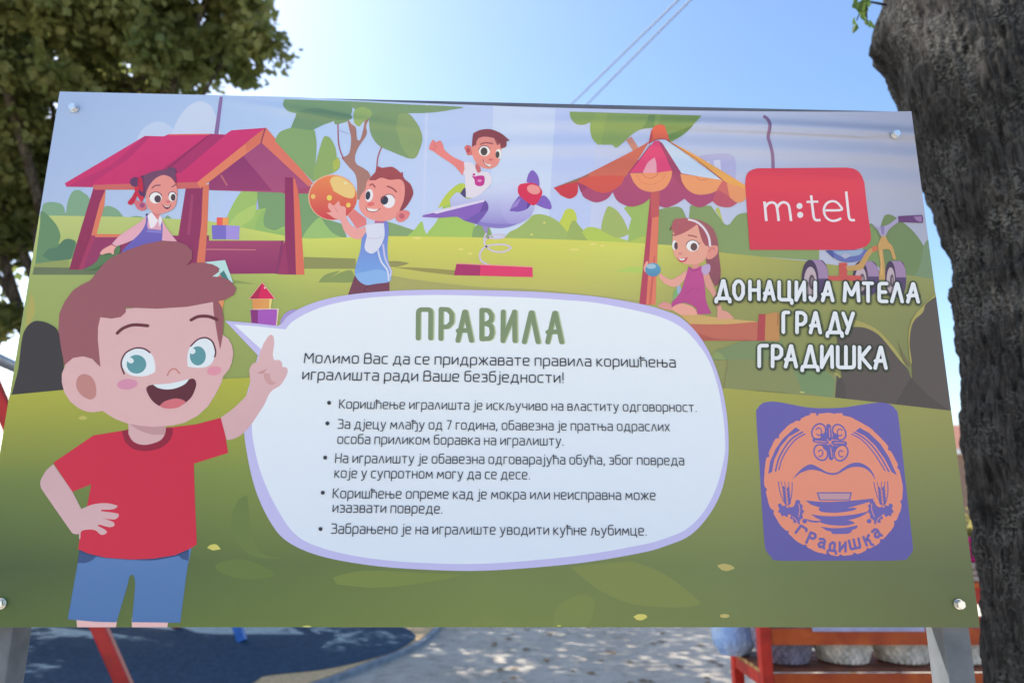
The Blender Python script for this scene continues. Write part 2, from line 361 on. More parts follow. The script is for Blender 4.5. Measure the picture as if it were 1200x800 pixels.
# the old trunk close behind the right end of the board
TD = 2.62
def trunk_tree():
    c0 = at(1262, 735, TD); base = Vector((c0.x, c0.y, 0)); root = empty('old_tree', base)
    tag(root, 'old tree with thick rough grey trunk standing close behind the right edge of the board', 'tree')
    # bumps of the left outline: height above ground -> radius
    prof = [(-.1, .46), (0, .42), (.25, .35), (.6, .31), (.9, .292), (1.1, .288), (1.52, .299), (1.79, .304), (2.14, .293), (2.36, .281), (2.59, .297), (2.87, .328), (3.28, .378), (3.5, .386), (3.9, .372), (4.4, .34), (5.2, .29), (6.4, .22), (7.4, .12)]
    def rad(z):
        for (z0, a), (z1, b) in zip(prof, prof[1:]):
            if z <= z1:
                t = (z - z0) / (z1 - z0); t = t * t * (3 - 2 * t); return a + (b - a) * t
        return prof[-1][1]
    NA, NZ = 260, 420; v, f = [], []
    zs = [-.1 + 5.0 * k / (NZ - 40) for k in range(NZ - 40)] + [4.9 + 2.5 * k / 39 for k in range(1, 41)]
    kd = math.atan2(.38, -.85)                 # the knot looks to the left, towards the camera
    for z in zs:
        r = rad(z); cx = .05 * math.sin(z * .9) * (1 if z > 2.5 else .4); cy = .03 * math.sin(z * 1.3 + 1)
        for k in range(NA):
            a = 2 * math.pi * k / NA; ca, sa = math.cos(a), math.sin(a)
            rr = r * (1 + .045 * math.sin(3 * a + .6 * z) + .03 * math.sin(5 * a - .8 * z + 1))
            da = (a - kd + math.pi) % (2 * math.pi) - math.pi
            rr += .105 * math.exp(-(da / .55) ** 2 - ((z - 3.70) / (.12 if z < 3.70 else .2)) ** 2)
            P = Vector((ca * r, sa * r, z))
            q = Vector((P.x * 10, P.y * 10, z * 1.7)); wob = noise.noise(q * .7) * .6
            rg = abs(noise.noise(Vector((q.x + wob, q.y + wob, q.z)) * 2.1)); rr += (-.012 + .036 * min(rg, .45))
            rr += .010 * noise.noise(Vector((P.x * 22, P.y * 22, z * 14))) + .008 * noise.noise(Vector((P.x * 55, P.y * 55, z * 40)))
            rr += .02 * noise.noise(Vector((P.x * 3, P.y * 3, z * 3 + 7)))
            v.append((cx + ca * rr, cy + sa * rr, z))
    for j in range(len(zs) - 1):
        for k in range(NA):
            f.append((j * NA + k, j * NA + (k + 1) % NA, (j + 1) * NA + (k + 1) % NA, (j + 1) * NA + k))
    mesh_ob('trunk', v, f, M['bark'], root, True)
    lm = MB(); ends = []
    for (ex, ey, ez, sz) in ((2.6, -.6, 7.6, 5.0), (1.2, -1.6, 8.6, 5.4), (1.5, 1.0, 9.0, 5.8), (3.0, 1.8, 8.0, 4.9), (3.2, .6, 8.0, 5.2)):
        lm.tube([(0, 0, sz), (ex * .4, ey * .4, sz + (ez - sz) * .55), (ex, ey, ez)], [.13, .09, .03], 10); ends.append((ex, ey, ez))
    lm.build('limbs', M['bark'], root)
    def keep(p):
        q = p + base - CAM; h = math.hypot(q.x, q.y); return not (q.y > -.2 and q.z / max(h, .01) < 1.12)
    leaf_cloud('crown', [(e, 1.9, .7) for e in ends] + [((1.6, .2, 9.4), 2.0, .7)], 16000, .16, M['leaf2'], root, 77, keep)
    # a sprig of leaves hanging beside the knot
    sv, sf = [], []
    rr = random.Random(5)
    for k in range(26):
        px = rr.choice((1012, 1018, 1006, 1022, 1015)) + rr.uniform(-5, 5); py = rr.uniform(-12, 26); ln = rr.uniform(7, 14); ang = rr.uniform(-130, -50)
        if k < 4: px, py = (1000, 24, 1017, 1006)[k] if False else ((1001, 1004, 1010, 1016)[k]), (22, 28, 20, 22)[k]
        p = at(px, py, TD + .10 + rr.uniform(-.09, .09)) - base; s = ln / 800 * 3.2; a = (rgt * math.cos(R(ang)) + upv * math.sin(R(ang)) + fwd * rr.uniform(-.7, .7)).normalized()
        b = a.cross(Vector((rr.uniform(-.9, .9), -1, rr.uniform(-.5, .5)))).normalized(); nn = b.cross(a); i = len(sv); W = rr.uniform(.24, .4)
        pr = [(0, 0), (.12, .55), (.34, 1), (.6, .8), (.82, .38), (1, 0)]
        L_ = [(p + a * s * u_ + b * s * W * w_ - nn * s * .12 * w_)[:] for u_, w_ in pr]; R_ = [(p + a * s * u_ - b * s * W * w_ - nn * s * .12 * w_)[:] for u_, w_ in pr[1:-1]]
        sv += L_ + R_
        m = len(pr)
        sf += [(i, i + 1, i + 2, i + 3, i + 4, i + 5), (i, i + 5, i + m + 3, i + m + 2, i + m + 1, i + m)]
    mesh_ob('leaf_sprig', sv, sf, M['leaf2'], root)
    tw = MB(); tw.tube([at(1016, 22, TD + .1) - base, at(1015, 8, TD + .11) - base, at(1020, -6, TD + .14) - base], .0025, 6); tw.tube([at(1004, 24, TD + .1) - base, at(1010, 8, TD + .1) - base, at(1018, 2, TD + .12) - base], .0022, 6); tw.tube([at(1038, 6, TD + .30) - base, at(1018, 2, TD + .12) - base, at(1008, -14, TD + .10) - base], [.006, .004, .003], 6); tw.build('twig', M['bark'], root)
trunk_tree()

# ------------------------------------------------------------------ things behind the board
def swing():
    t0 = at(-24, 411, 4.6); base = Vector((t0.x, t0.y, 0)); root = empty('swing_set', base)
    tag(root, 'swing set with slanted red legs and a grey crossbar behind the board', 'swing set')
    t1 = at(130, 482, 8.0); t1.z = t0.z
    d = (t1 - t0).normalized(); side = Vector((d.y, -d.x, 0))
    a, b = t0 - d * .12 - base, t1 + d * .12 - base
    MB().tube([a, b], .042, 16).build('crossbar', M['pipe'], root)
    foot = ground(174, 866); off = foot - Vector((t0.x, t0.y, 0))
    for top in (t0, t1):
        for s in (1, -1):
            o2 = off if s == 1 else Vector((-off.x, off.y, 0))
            ft = Vector((top.x, top.y, 0)) + (o2 if top is t0 else side * (.95 * s) + d * .1)
            MB().bar(top - base - Vector((0, 0, .02)), ft - base, .085, .085, .008, up=d).build('leg', M['red'], root)
        MB().box(top - base, (.16, .16, .14), None, .01).build('bracket', M['red'], root)
    for q in (.32, .68):
        c = t0.lerp(t1, q) - base
        st = MB().box(c + Vector((0, 0, -2.0)), (.18, .45, .035), Matrix.Rotation(math.atan2(d.y, d.x) - math.pi / 2, 3, 'Z'), .012).build('seat', M['black'], root)
        for s in (-.2, .2):
            MB().tube([c + d * s, c + d * s + Vector((0, 0, -2.0))], .006, 6).build('chain', M['chain'], st)
swing()
def climber():
    foot = ground(284, 751, .062); base = foot.copy(); base.z = .062; root = empty('climbing_frame', base)
    tag(root, 'play frame on blue square legs standing on the blue rubber surface', 'climbing frame')
    top = Vector((-.85, .5, 1.75))
    for fx, fy in ((0, 0), (-2.8, 0), (0, 1.3), (-2.8, 1.3)):
        y_ = .25 if fy == 0 else 1.05
        MB().bar((fx, fy, 0), (-.88 if fx == 0 else -1.92, y_, 1.75), .085, .085, .008, up=(0, 1, 0)).build('leg', M['blue'], root)
    MB().box((-1.4, .65, 1.79), (1.3, 1.0, .07), None, .01).build('platform', M['blue'], root)
    for zz in (.5, .95, 1.35):
        x0 = -.88 * (zz / 1.75); x1 = -2.8 + .88 * (zz / 1.75)
        MB().tube([(x0, .25 * zz / 1.75, zz), (x1, .25 * zz / 1.75, zz)], .02, 8).build('rung', M['pipe'], root)
climber()

def stand():
    # a stained wooden market stand: front plane at depth 4.3 m, 0.5 m deep
    fl = at(896, 765, 4.3); base = Vector((fl.x, fl.y, 0)); root = empty('wooden_stand', base)
    tag(root, 'orange red wooden stand with a shelf of baskets behind the right end of the board', 'stand')
    W, D = 2.0, .52
    for x, y in ((0, 0), (W, 0), (0, D), (W, D)):
        MB().box((x, y, .51), (.07, .07, 1.02), None, .004).build('post', M['standred'], root)
    MB().box((W / 2, -.012, .722), (W - .075, .03, .098), None, .004).build('front_rail', M['stand'], root)
    MB().box((W / 2, -.012, .462), (W - .075, .03, .085), None, .004).build('shelf_rail', M['stand'], root)
    MB().box((W / 2, -.012, .205), (W - .075, .03, .42), None, .004).build('front_panel', M['standred'], root)
    MB().box((W / 2, D + .012, .70), (W - .075, .03, .10), None, .004).build('back_rail', M['stand'], root)
    for x in (-.012, W + .012):
        MB().box((x, D / 2, .462), (.03, D - .075, .08), None, .004).build('side_rail', M['standred'], root)
    sh = MB()
    for k in range(5): sh.box((W / 2 - .0, .055 + k * .103, .517), (W + .06, .088, .022), None, .003)
    sh.build('shelf', M['planks'], root)
    en = MB()
    for k in range(5): en.box((-.033, .055 + k * .103, .517), (.006, .084, .0215))
    en.build('plank_ends', M['plankend'], root)
    MB().box((W / 2, D / 2, 1.035), (W + .14, D + .14, .03), None, .004).build('counter', M['stand'], root)
    MB().box((W / 2, -.01, .965), (W - .075, .026, .10), None, .004).build('counter_rail', M['standred'], root)
    return base, W, D
sb, SW, SD = stand()
def basket(x, y, mat_c, label, seed):
    root = empty('basket', sb + Vector((x, y, .529)))
    tag(root, label, 'basket', 'wicker baskets along the shelf of the wooden stand')
    m = bpy.data.materials.get(mat_c) or plain(mat_c, dict(pale_wicker=(.74, .67, .57), grey_wicker=(.26, .23, .29))[mat_c], .8, 0, .3, 22, .004, .2)
    f = lambda a, z: 1 + .05 * math.sin(26 * a + (math.pi if int(z / .03) % 2 else 0))
    MB().lathe((0, 0, 0), [(.10, 0), (.135, .006)] + [(.145 + .045 * math.sin(min(1, z / .2) * 1.5), z) for z in [k * .0125 + .012 for k in range(15)]] + [(.178, .2), (.165, .19), (.13, .03)], 156, f).build('bowl', m, root)
    rr = random.Random(seed)
    MB().tube([((.188) * math.cos(2 * math.pi * k / 32), .188 * math.sin(2 * math.pi * k / 32), .2 + .004 * math.sin(k * 5)) for k in range(33)], .012, 8, False).build('rim', m, root)
bx = [.20, .595, .99, 1.385]
for i, x in enumerate(bx):
    basket(x, .2, 'grey_wicker' if i == 0 else 'pale_wicker', ['grey wicker basket next to the left post of the wooden stand', 'pale wicker basket between the grey basket and another pale basket', 'pale wicker basket on the shelf just left of the steel board post', 'pale wicker basket on the shelf partly hidden right of the steel board post'][i], i)

def blob_mesh(name, c, rad, mat, seed, amp=.12, flat=0, top=None):
    bm = bmesh.new(); bmesh.ops.create_icosphere(bm, subdivisions=6, radius=1)
    for v in bm.verts:
        n = v.co.normalized(); q = n * 1.6 + Vector((seed * 3.1, 0, 0))
        k = 1 + amp * noise.noise(q) + amp * .3 * (abs(noise.noise(q * 2.6)) - .25) + amp * .3 * noise.noise(q * 5)
        p = Vector((n.x * rad[0], n.y * rad[1], n.z * rad[2])) * k
        if p.z < -rad[2] * .8: p.z = -rad[2] * .8
        v.co = p + Vector((0, 0, rad[2] * .8))
    me = bpy.data.meshes.new(name); bm.to_mesh(me); bm.free(); me.materials.append(mat)
    me.polygons.foreach_set('use_smooth', [True] * len(me.polygons))
    o = bpy.data.objects.new(name, me); COL.objects.link(o); o.location = c; return o
o = blob_mesh('stuffed_bag', sb + Vector((-.055, .40, .529)), (.15, .12, .20), M['bluebag'], 2)
tag(o, 'puffy pale blue plastic bag on the left end of the stand shelf', 'bag')
# folded cloths on the counter
def folds(name, c, size, mat, label, cat, n=3):
    mb = MB(); h = size[2] / n
    for k in range(n): mb.box((.006 * math.sin(k * 2.3), .005 * math.cos(k * 1.7), h * (k + .5)), (size[0] * (1 - .03 * (k % 2)), size[1], h * .93), Matrix.Rotation(.03 * math.sin(k * 1.9), 3, 'Z'), h * .36)
    o_ = mb.build(name, mat, None, c); tag(o_, label, cat); return o_
cz = 1.05
folds('folded_blanket', sb + Vector((1.24, .12, cz)), (.42, .32, .12), M['cloth2'], 'stack of folded beige cloth on the stand counter under magenta cloth', 'blanket')
folds('folded_cloth', sb + Vector((1.24, .12, cz + .121)), (.40, .30, .16), M['cloth1'], 'bright magenta folded cloth stacked on the beige cloth beside the trunk', 'cloth', 4)
lc = MB(); lc.box((0, 0, 0), (.72, .012, .26), None, .004)
tag(lc.build('hanging_cloth', M['lilac'], None, sb + Vector((.66, -.040, .885))), 'pale lilac cloth hanging over the front of the wooden stand', 'cloth')

# shrub and house seen through the gap between board and trunk
def shrub():
    b = ground(1150, 576 + 1.6 * 800 / 11.5); root = empty('dry_shrub', b)
    tag(root, 'yellowish green shrub seen through the gap between board and trunk', 'shrub')
    mb = MB(); rr = random.Random(9)
    for k in range(9):
        a = rr.uniform(0, 6.28); mb.tube([(0, 0, 0), (.25 * math.cos(a), .25 * math.sin(a), .7), (.5 * math.cos(a), .5 * math.sin(a), 1.25)], [.02, .014, .006], 6)
    mb.build('stems', M['bark2'], root)
    leaf_cloud('crown', [((0, 0, .95), .62, .8), ((.5, .1, .8), .5, .8), ((-.5, .1, .8), .5, .8), ((.1, .3, .5), .6, .8)], 5200, .10, M['leaf3'], root, 31)
shrub()
def house():
    b = ground(1150, 576 + 1.6 * 800 / 26); root = empty('house', b + Vector((3.2, 3.5, 0)), R(-8))
    tag(root, 'low brown house with white eaves far behind the trunk', 'house')
    L, Dp, H = 11.0, 7.0, 3.3
    MB().box((0, 0, H / 2), (L, Dp, H)).build('wall', M['walls'], root)
    v = [(-L / 2 - .4, -Dp / 2 - .45, H + .22), (L / 2 + .4, -Dp / 2 - .45, H + .22), (L / 2 + .4, Dp / 2 + .45, H + .22), (-L / 2 - .4, Dp / 2 + .45, H + .22), (-L / 2 + 2.5, 0, H + 1.6), (L / 2 - 2.5, 0, H + 1.6)]
    mesh_ob('roof', v, [(0, 1, 5, 4), (1, 2, 5), (2, 3, 4, 5), (3, 0, 4), (3, 2, 1, 0)], M['roof'], root)
    MB().box((0, 0, H + .11), (L + .8, Dp + .9, .21), None, .02).build('eaves', M['white'], root)
    for x in (-4.4, -2.2, 0.2, 2.6, 4.4):
        w_ = MB().box((x, -Dp / 2 - .02, 1.75), (1.1, .08, 1.3), None, .01)
        w_ = w_.build('window', M['white'], root)
        MB().box((x, -Dp / 2 - .045, 1.75), (.9, .06, 1.1)).build('pane', M['glass'], w_)
house()
# overhead cables on a pole hidden beyond the board
def cables():
    ends = []
    for k, (a, b) in enumerate((((795, 0), (671, 121)), ((809.5, 0), (689, 121)))):
        zc = 6.6
        def sky_pt(px, py, h):
            d = fwd + rgt * ((px - 600) / 800) + upv * ((400 - py) / 800); return CAM + d * ((h - CAM.z) / d.z)
        p, q = sky_pt(*a, zc), sky_pt(*b, zc); d = (q - p).normalized()
        pts = [p - d * 14, p - d * 6, p, q, q + d * 6, q + d * 13]
        o_ = MB().tube(pts, .0085, 8).build('power_cable', M['cable'])
        tag(o_, ['left one of two thin parallel cables crossing the sky above the board', 'right one of two thin parallel cables crossing the sky above the board'][k], 'cable', 'overhead cables in the sky'); ends.append(pts[-1])
    c = (ends[0] + ends[1]) / 2; root = empty('utility_pole', (c.x, c.y, 0)); tag(root, 'wooden utility pole carrying the two cables behind the board', 'pole')
    MB().tube([(0, 0, 0), (0, 0, 7.0)], [.13, .09], 14).build('post', M['wood'], root)
    e = (ends[1] - ends[0]).normalized()
    MB().bar((-e * .7 + Vector((0, 0, 6.5))), (e * .7 + Vector((0, 0, 6.5))), .09, .09, .01).build('crossarm', M['wood'], root)
cables()
# fallen leaves on the ground
def litter():
    rr = random.Random(8); v, f = [], []
    for k in range(900):
        x, y = rr.uniform(-4, 9), rr.uniform(1.0, 14)
        if x < 0 and y < 11: continue
        s = rr.uniform(.03, .07); a = rr.uniform(0, 6.28); c, d = math.cos(a) * s, math.sin(a) * s; i = len(v); z = .006
        v += [(x - c, y - d, z), (x + d * .5, y - c * .5, z + rr.uniform(0, .02)), (x + c, y + d, z + .004), (x - d * .5, y + c * .5, z + rr.uniform(0, .02))]; f.append((i, i + 1, i + 2, i + 3))
    tag(mesh_ob('fallen_leaves', v, f, M['litter']), 'small dry leaves scattered over the grey ground behind the board', 'leaves', None, 'stuff')
litter()

# ------------------------------------------------------------------ the information board
BH = 1.157
root_board = empty('information_board', (0, 0, 0))
tag(root_board, 'large printed playground rules board with cartoon children and a white speech bubble on steel posts', 'board')
BO = Vector((0, 0, BOARD_Z))
MB().box((0, .0065, BH / 2), (2.0, .008, BH), None, .001).build('backing_sheet', M['backing'], root_board, BO)
for x in (-.957, .960):
    pst = MB().box((x, .0435, (BOARD_Z + BH - .03) / 2), (.056, .060, BOARD_Z + BH - .03), None, .004).build('post', M['steel'], root_board)
for z in (.05, BH - .09):
    MB().box((0, .0435, z), (1.857, .05, .05), None, .004).build('rail', M['steel'], root_board, BO)
KI = (.975, 1.055, 1.225)
def ink(c): return tuple(min(.86, l / k) for l, k in zip(lin(c), KI))
STEP = 4e-6
LAYER = [0]; TOP = [0]
def top_v(u_):                                 # the sheet's upper edge sags between the bolts
    k = (u_ + 1) / 2
    return BH - .0125 * max(0, math.sin(math.pi * min(1, max(0, (k - .27) / .73)))) ** .8
class Art:
    def __init__(s, name, mat='ink'): s.name, s.v, s.f, s.c, s.mat = name, [], [], [], mat
    def _y(s): LAYER[0] += 1; return -LAYER[0] * STEP
    def poly(s, pts, col, col2=None, y0=None, y1=None, axis=1):
        y = s._y()
        if col2: g = [min(1, max(0, (p[axis] - y0) / (y1 - y0))) for p in pts]
        else: g = [0] * len(pts)
        q = [(*board(*p), t) for p, t in zip(pts, g)]
        for ax, lim, sg in ((0, -.9997, 1), (0, .9997, -1), (1, .0003, 1), (1, BH - .0004, -1)):       # trim at the sheet's edges
            out = []
            for i in range(len(q)):
                A, B = q[i - 1], q[i]; da, db = (A[ax] - lim) * sg, (B[ax] - lim) * sg
                if (da >= 0) != (db >= 0):
                    t = da / (da - db); out.append(tuple(m + (n - m) * t for m, n in zip(A, B)))
                if db >= 0: out.append(B)
            q = out
        if len(q) < 3: return
        uv = [(p[0], min(p[1], top_v(p[0]) - .0002)) for p in q]
        tri = tessellate_polygon([[Vector((a, b, 0)) for a, b in uv]]); i0 = len(s.v)
        s.v += [(a, y, b) for a, b in uv]
        ca = ink(col); cb = ink(col2) if col2 else ca
        s.c += [tuple(m + (n - m) * p[2] for m, n in zip(ca, cb)) for p in q]
        for a, b, c in tri:
            A, B, C_ = uv[a], uv[b], uv[c]
            cr = (B[0] - A[0]) * (C_[1] - A[1]) - (B[1] - A[1]) * (C_[0] - A[0])
            if abs(cr) < 1e-12: continue
            s.f.append((i0 + a, i0 + b, i0 + c) if cr > 0 else (i0 + a, i0 + c, i0 + b))
    def P(s, txt, col, col2=None, y0=None, y1=None, sm=1, axis=1):
        pts, corner = [], []
        for w_ in txt.split():
            k = w_.endswith('!'); a, b = w_.rstrip('!').split(','); pts.append((float(a), float(b))); corner.append(k)
        if sm:
            n = len(pts); out = []
            for i in range(n):
                p1, p2 = pts[i], pts[(i + 1) % n]
                p0 = p1 if corner[i] else pts[i - 1]
                p3 = p2 if corner[(i + 1) % n] else pts[(i + 2) % n]
                if corner[i] and corner[(i + 1) % n]: out.append(p1); continue
                for k in range(6):
                    t = k / 6
                    out.append(tuple(.5 * (2 * p1[d] + (p2[d] - p0[d]) * t + (2 * p0[d] - 5 * p1[d] + 4 * p2[d] - p3[d]) * t * t + (3 * p1[d] - p0[d] - 3 * p2[d] + p3[d]) * t ** 3) for d in range(2)))
            pts = out
        s.poly(pts, col, col2, y0, y1, axis); return s
    def Q(s, txt, col, col2=None, y0=None, y1=None, axis=1): return s.P(txt, col, col2, y0, y1, 0, axis)
    def E(s, x, y, rx, ry, col, rot=0, col2=None, n=28):
        c, d = math.cos(R(rot)), math.sin(R(rot))
        pts = [(x + rx * math.cos(t) * c - ry * math.sin(t) * d, y + rx * math.cos(t) * d + ry * math.sin(t) * c) for t in [2 * math.pi * k / n for k in range(n)]]
        s.poly(pts, col, col2, y - ry, y + ry) if col2 else s.poly(pts, col); return s
    def ribbon(s, uv, w_, col, closed=False, y=None, cap=True):
        uv = [Vector(p) for p in uv]
        q = [uv[0]]
        for p in uv[1:]:
            if (p - q[-1]).length > 1e-5: q.append(p)
        uv = q
        if closed and (uv[0] - uv[-1]).length < 1e-5: uv.pop()
        n = len(uv)
        if n < 2:
            uv.append(uv[0] + Vector((1e-4, 0))); n = 2
        if y is None: y = s._y()
        i0 = len(s.v); h = w_ / 2; ca = ink(col)
        for i in range(n):
            a = uv[i - 1] if (i or closed) else None; b = uv[(i + 1) % n] if (i < n - 1 or closed) else None
            t1 = (uv[i] - a).normalized() if a is not None else None; t2 = (b - uv[i]).normalized() if b is not None else None
            if t1 is None: t1 = t2
            if t2 is None: t2 = t1
            t = t1 + t2
            t = t.normalized() if t.length > .2 else t1
            nn = Vector((-t.y, t.x)); m = nn.dot(Vector((-t1.y, t1.x))); L = h / max(m, .55); La = Lb = L
            if a is not None and b is not None:      # keep the inner side of a bend from folding over itself
                tn = t1.x * t2.y - t1.y * t2.x; th = math.atan2(abs(tn), t1.dot(t2))
                if th > .02:
                    lim = min((uv[i] - a).length, (b - uv[i]).length) / (2 * math.tan(th / 2)) * .96
                    if tn > 0: La = min(La, lim)
                    else: Lb = min(Lb, lim)
            s.v += [(uv[i].x + nn.x * La, y, uv[i].y + nn.y * La), (uv[i].x - nn.x * Lb, y, uv[i].y - nn.y * Lb)]; s.c += [ca, ca]
        for i in range(n if closed else n - 1):
            a, b = i0 + 2 * i, i0 + 2 * ((i + 1) % n); s.f.append((a, a + 1, b + 1, b))
        if cap and not closed:
            for e, o_ in ((0, 1), (n - 1, n - 2)):
                d = (uv[e] - uv[o_]).normalized(); nn = Vector((-d.y, d.x)); j = len(s.v)
                ring = [uv[e] + (nn * math.cos(t) + d * math.sin(t)) * h for t in [math.pi * k / 6 for k in range(7)]]
                s.v += [(p.x, y, p.y) for p in ring]; s.c += [ca] * 7; s.f.append(tuple(range(j + 6, j - 1, -1)))
        return s
    def L(s, txt, w_, col, closed=False, cap=True, sm=True):       # smooth stroke, width in grid units
        pts = [tuple(float(k) for k in p.split(',')) for p in txt.split()]
        if sm and len(pts) > 2: pts = cr_open(pts + ([pts[0]] if closed else []), 6)
        return s.ribbon([board(*p) for p in pts], w_ / 590, col, closed, cap=cap)
    def arc(s, x, y, rx, ry, a0, a1, w_, col, rot=0):
        c, d = math.cos(R(rot)), math.sin(R(rot)); n = 20
        pts = []
        for k in range(n + 1):
            t = R(a0 + (a1 - a0) * k / n); X, Y = rx * math.cos(t), ry * math.sin(t); pts.append(board(x + X * c - Y * d, y + X * d + Y * c))
        full = abs(a1 - a0) >= 360
        return s.ribbon(pts[:-1] if full else pts, w_ / 590, col, full)
    def done(s, parent):
        TOP[0] = max(TOP[0], LAYER[0])
        me = bpy.data.meshes.new(s.name); me.from_pydata(s.v, [], s.f); me.update()
        at_ = me.color_attributes.new('ink', 'FLOAT_COLOR', 'POINT')
        buf = [x for c in s.c for x in (*c, 1.0)]; at_.data.foreach_set('color', buf)
        me.materials.append(M[s.mat]); o_ = bpy.data.objects.new(s.name, me); COL.objects.link(o_); o_.parent = parent; return o_

# the vinyl sheet itself: printed sky; its upper edge sags between the bolts
def sheet_banner():
    a = Art('banner')
    top = [(-1 + 2 * k / 40, top_v(-1 + 2 * k / 40)) for k in range(41)]
    y = -.00006
    for (u_, v_) in top:
        a.v += [(u_, y, v_), (u_, y, .55), (u_, y, 0)]
        x = (u_ + 1) / 2; st = [(0, (160, 186, 232)), (.3, (180, 208, 252)), (.55, (192, 207, 250)), (.8, (180, 193, 229)), (1, (156, 166, 197))]  # right end greyed in the ink, standing in for duller light there
        for (p0, c0), (p1, c1) in zip(st, st[1:]):
            if p0 <= x <= p1: t = (x - p0) / (p1 - p0); c = tuple(p + (q - p) * t for p, q in zip(c0, c1)); break
        lo = tuple(min(255, p + q) for p, q in zip(c, (22, 14, 3)))
        a.c += [ink(c), ink(lo), ink(lo)]
    for k in range(40):
        i = 3 * k; a.f += [(i, i + 1, i + 4, i + 3), (i + 1, i + 2, i + 5, i + 4)]
    return a.done(root_board)
banner = sheet_banner(); banner.location = BO
LAYER[0] = 30
TOPCUT = lambda x: 0

# --- printed sky details and far planting
a = Art('printed_sky')
a.Q('578,124 651,128 641,290 573,286', (204, 220, 252)).Q('499,120 502,120 498,250 495,250', (203, 216, 253))
a.Q('651,128 700,132 690,290 641,290', (190, 206, 250))
a.done(banner); a = Art('printed_cloud')
a.P('160,164! 166,153 176,145 187,142.5 198,147 207,157 209,164!', (190, 210, 245))
a.P('200,160! 206,145 214,132 224,122.5 236,119 247,124 252,134 257,150 259,160!', (198, 214, 246))
a.done(banner); a = Art('printed_building')
a.Q('262,222 275,222 273,282 258,282', (184, 205, 250)).Q('290,222 312,222 318,262 290,262', (172, 182, 245))
a.done(banner); a = Art('printed_building')
a.P('818,186! 822,182 848,180 857,182 862,189 862.5,212! 818,200!', (178, 180, 226)).Q('836,188 844,187.5 845,202 838,201', (206, 210, 240)).Q('826,190 831,189 832,196 827,194', (202, 208, 240)).Q('862,208 900,210 900,225 862,222', (188, 192, 232))
a.done(banner)
a = Art('printed_meadow')
a.P('49,256! 50,241 57,237 67,237.5 74,241 77,250 79,238 84,226 91,222.5 98,226 105,233 112,256!', (128, 168, 140))
a.P('118,258! 121,244 128,241.5 138,246 148,257 155,253.5 164,253.5 172,256 190,259! 192,257 196,252.5 201,256 204,260 240,260!', (130, 168, 138))
a.Q('47,252.5 141,254 240,258 240,300 40,330', (186, 200, 128))
a.P('208,262! 240,260 246,268! 260,262 262,300! 208,300!', (165, 195, 120))
# dark green and light green leaves seen through the playhouse
a.P('300,224! 334,224! 352,226! 366,230 376,255! 400,262! 410,286! 312,286! 306,262!', (126, 163, 118))
a.P('240,284! 243,268 252,266 262,262 269,247! 276,234 284,223! 300,223 301,236 298,246! 312,244! 308,258 309,265 322,270 334,266 334,284!', (160, 196, 112))
a.P('269,262! 280,250 300,240 296,256 282,266 272,284!', (176, 206, 118))
a.P('300,262! 305,250 311,245! 309,262 318,271 333,268! 333,284! 296,284!', (150, 190, 112))
a.P('352,284! 358,272 367,261 375,255 382,264 390,273 402,279 410,284!', (156, 196, 122))
a.P('452,259! 462,262 483,269 498,274 498,283! 452,282!', (138, 170, 118))
a.P('478,276! 485,270 494,259.5 497,268 500,274 503,270 513,257 524,230 535,217 546,217 556,240 556,284! 478,284!', (168, 203, 106))
a.P('513,244! 522,229 534,218 545,216.5 546,230 530,238!', (190, 208, 88))
a.P('553,276! 556,266 566,262 573,266 577,276 580,284! 553,284!', (138, 172, 112))
a.P('590,280! 597,272 607,267 618,258.5 625,252 637,251.5 652,258 665,271 672,284! 590,284!', (164, 188, 112))
a.P('655,260! 658,256 662,247 667,244.5 673,247 676,258 671,272 664,271!', (196, 210, 92))
a.P('664,283! 666,270 672,258 680,266 692,279 692,284!', (160, 182, 106))
a.P('682,272! 688,266.5 697,266.5 705,269.5 723,278 745,284! 690,284!', (182, 205, 98))
a.P('704,270! 706,258 711,244 715,242 723,247 731,258 738,274! 724,279 712,274!', (166, 186, 112))
a.P('736,284! 737,266! 740,256! 731,244! 742,237 762,230 772,240 772,290!', (160, 190, 106))
a.P('736,284! 745,280 760,276 772,278 772,290!', (180, 200, 100))
a.P('770,290! 771,246! 784,243 797,243 803,252 806.5,264! 808.5,241! 833,241! 838,248 845,257 850,263 855,262.5 860,256 866,251 876,249! 930,270 960,292! 960,306! 843,297!', (138, 160, 108))
a.P('838,246! 842,243 845,252 848,262!', (185, 195, 105))
a.P('1008,302! 1016,276 1020,262 1030,268 1034,258 1037,252.5 1043,251.5 1050,255 1060,262 1071,272 1081,286 1085,298 1084,310 1068,326!', (116, 138, 96))
a.P('1070,324! 1078,312 1082,290 1086,282 1091,279! 1098,328!', (122, 146, 116))
a.P('1008,302! 1014,282 1021,264! 1030,280 1034,300 1040,318!', (128, 152, 102))
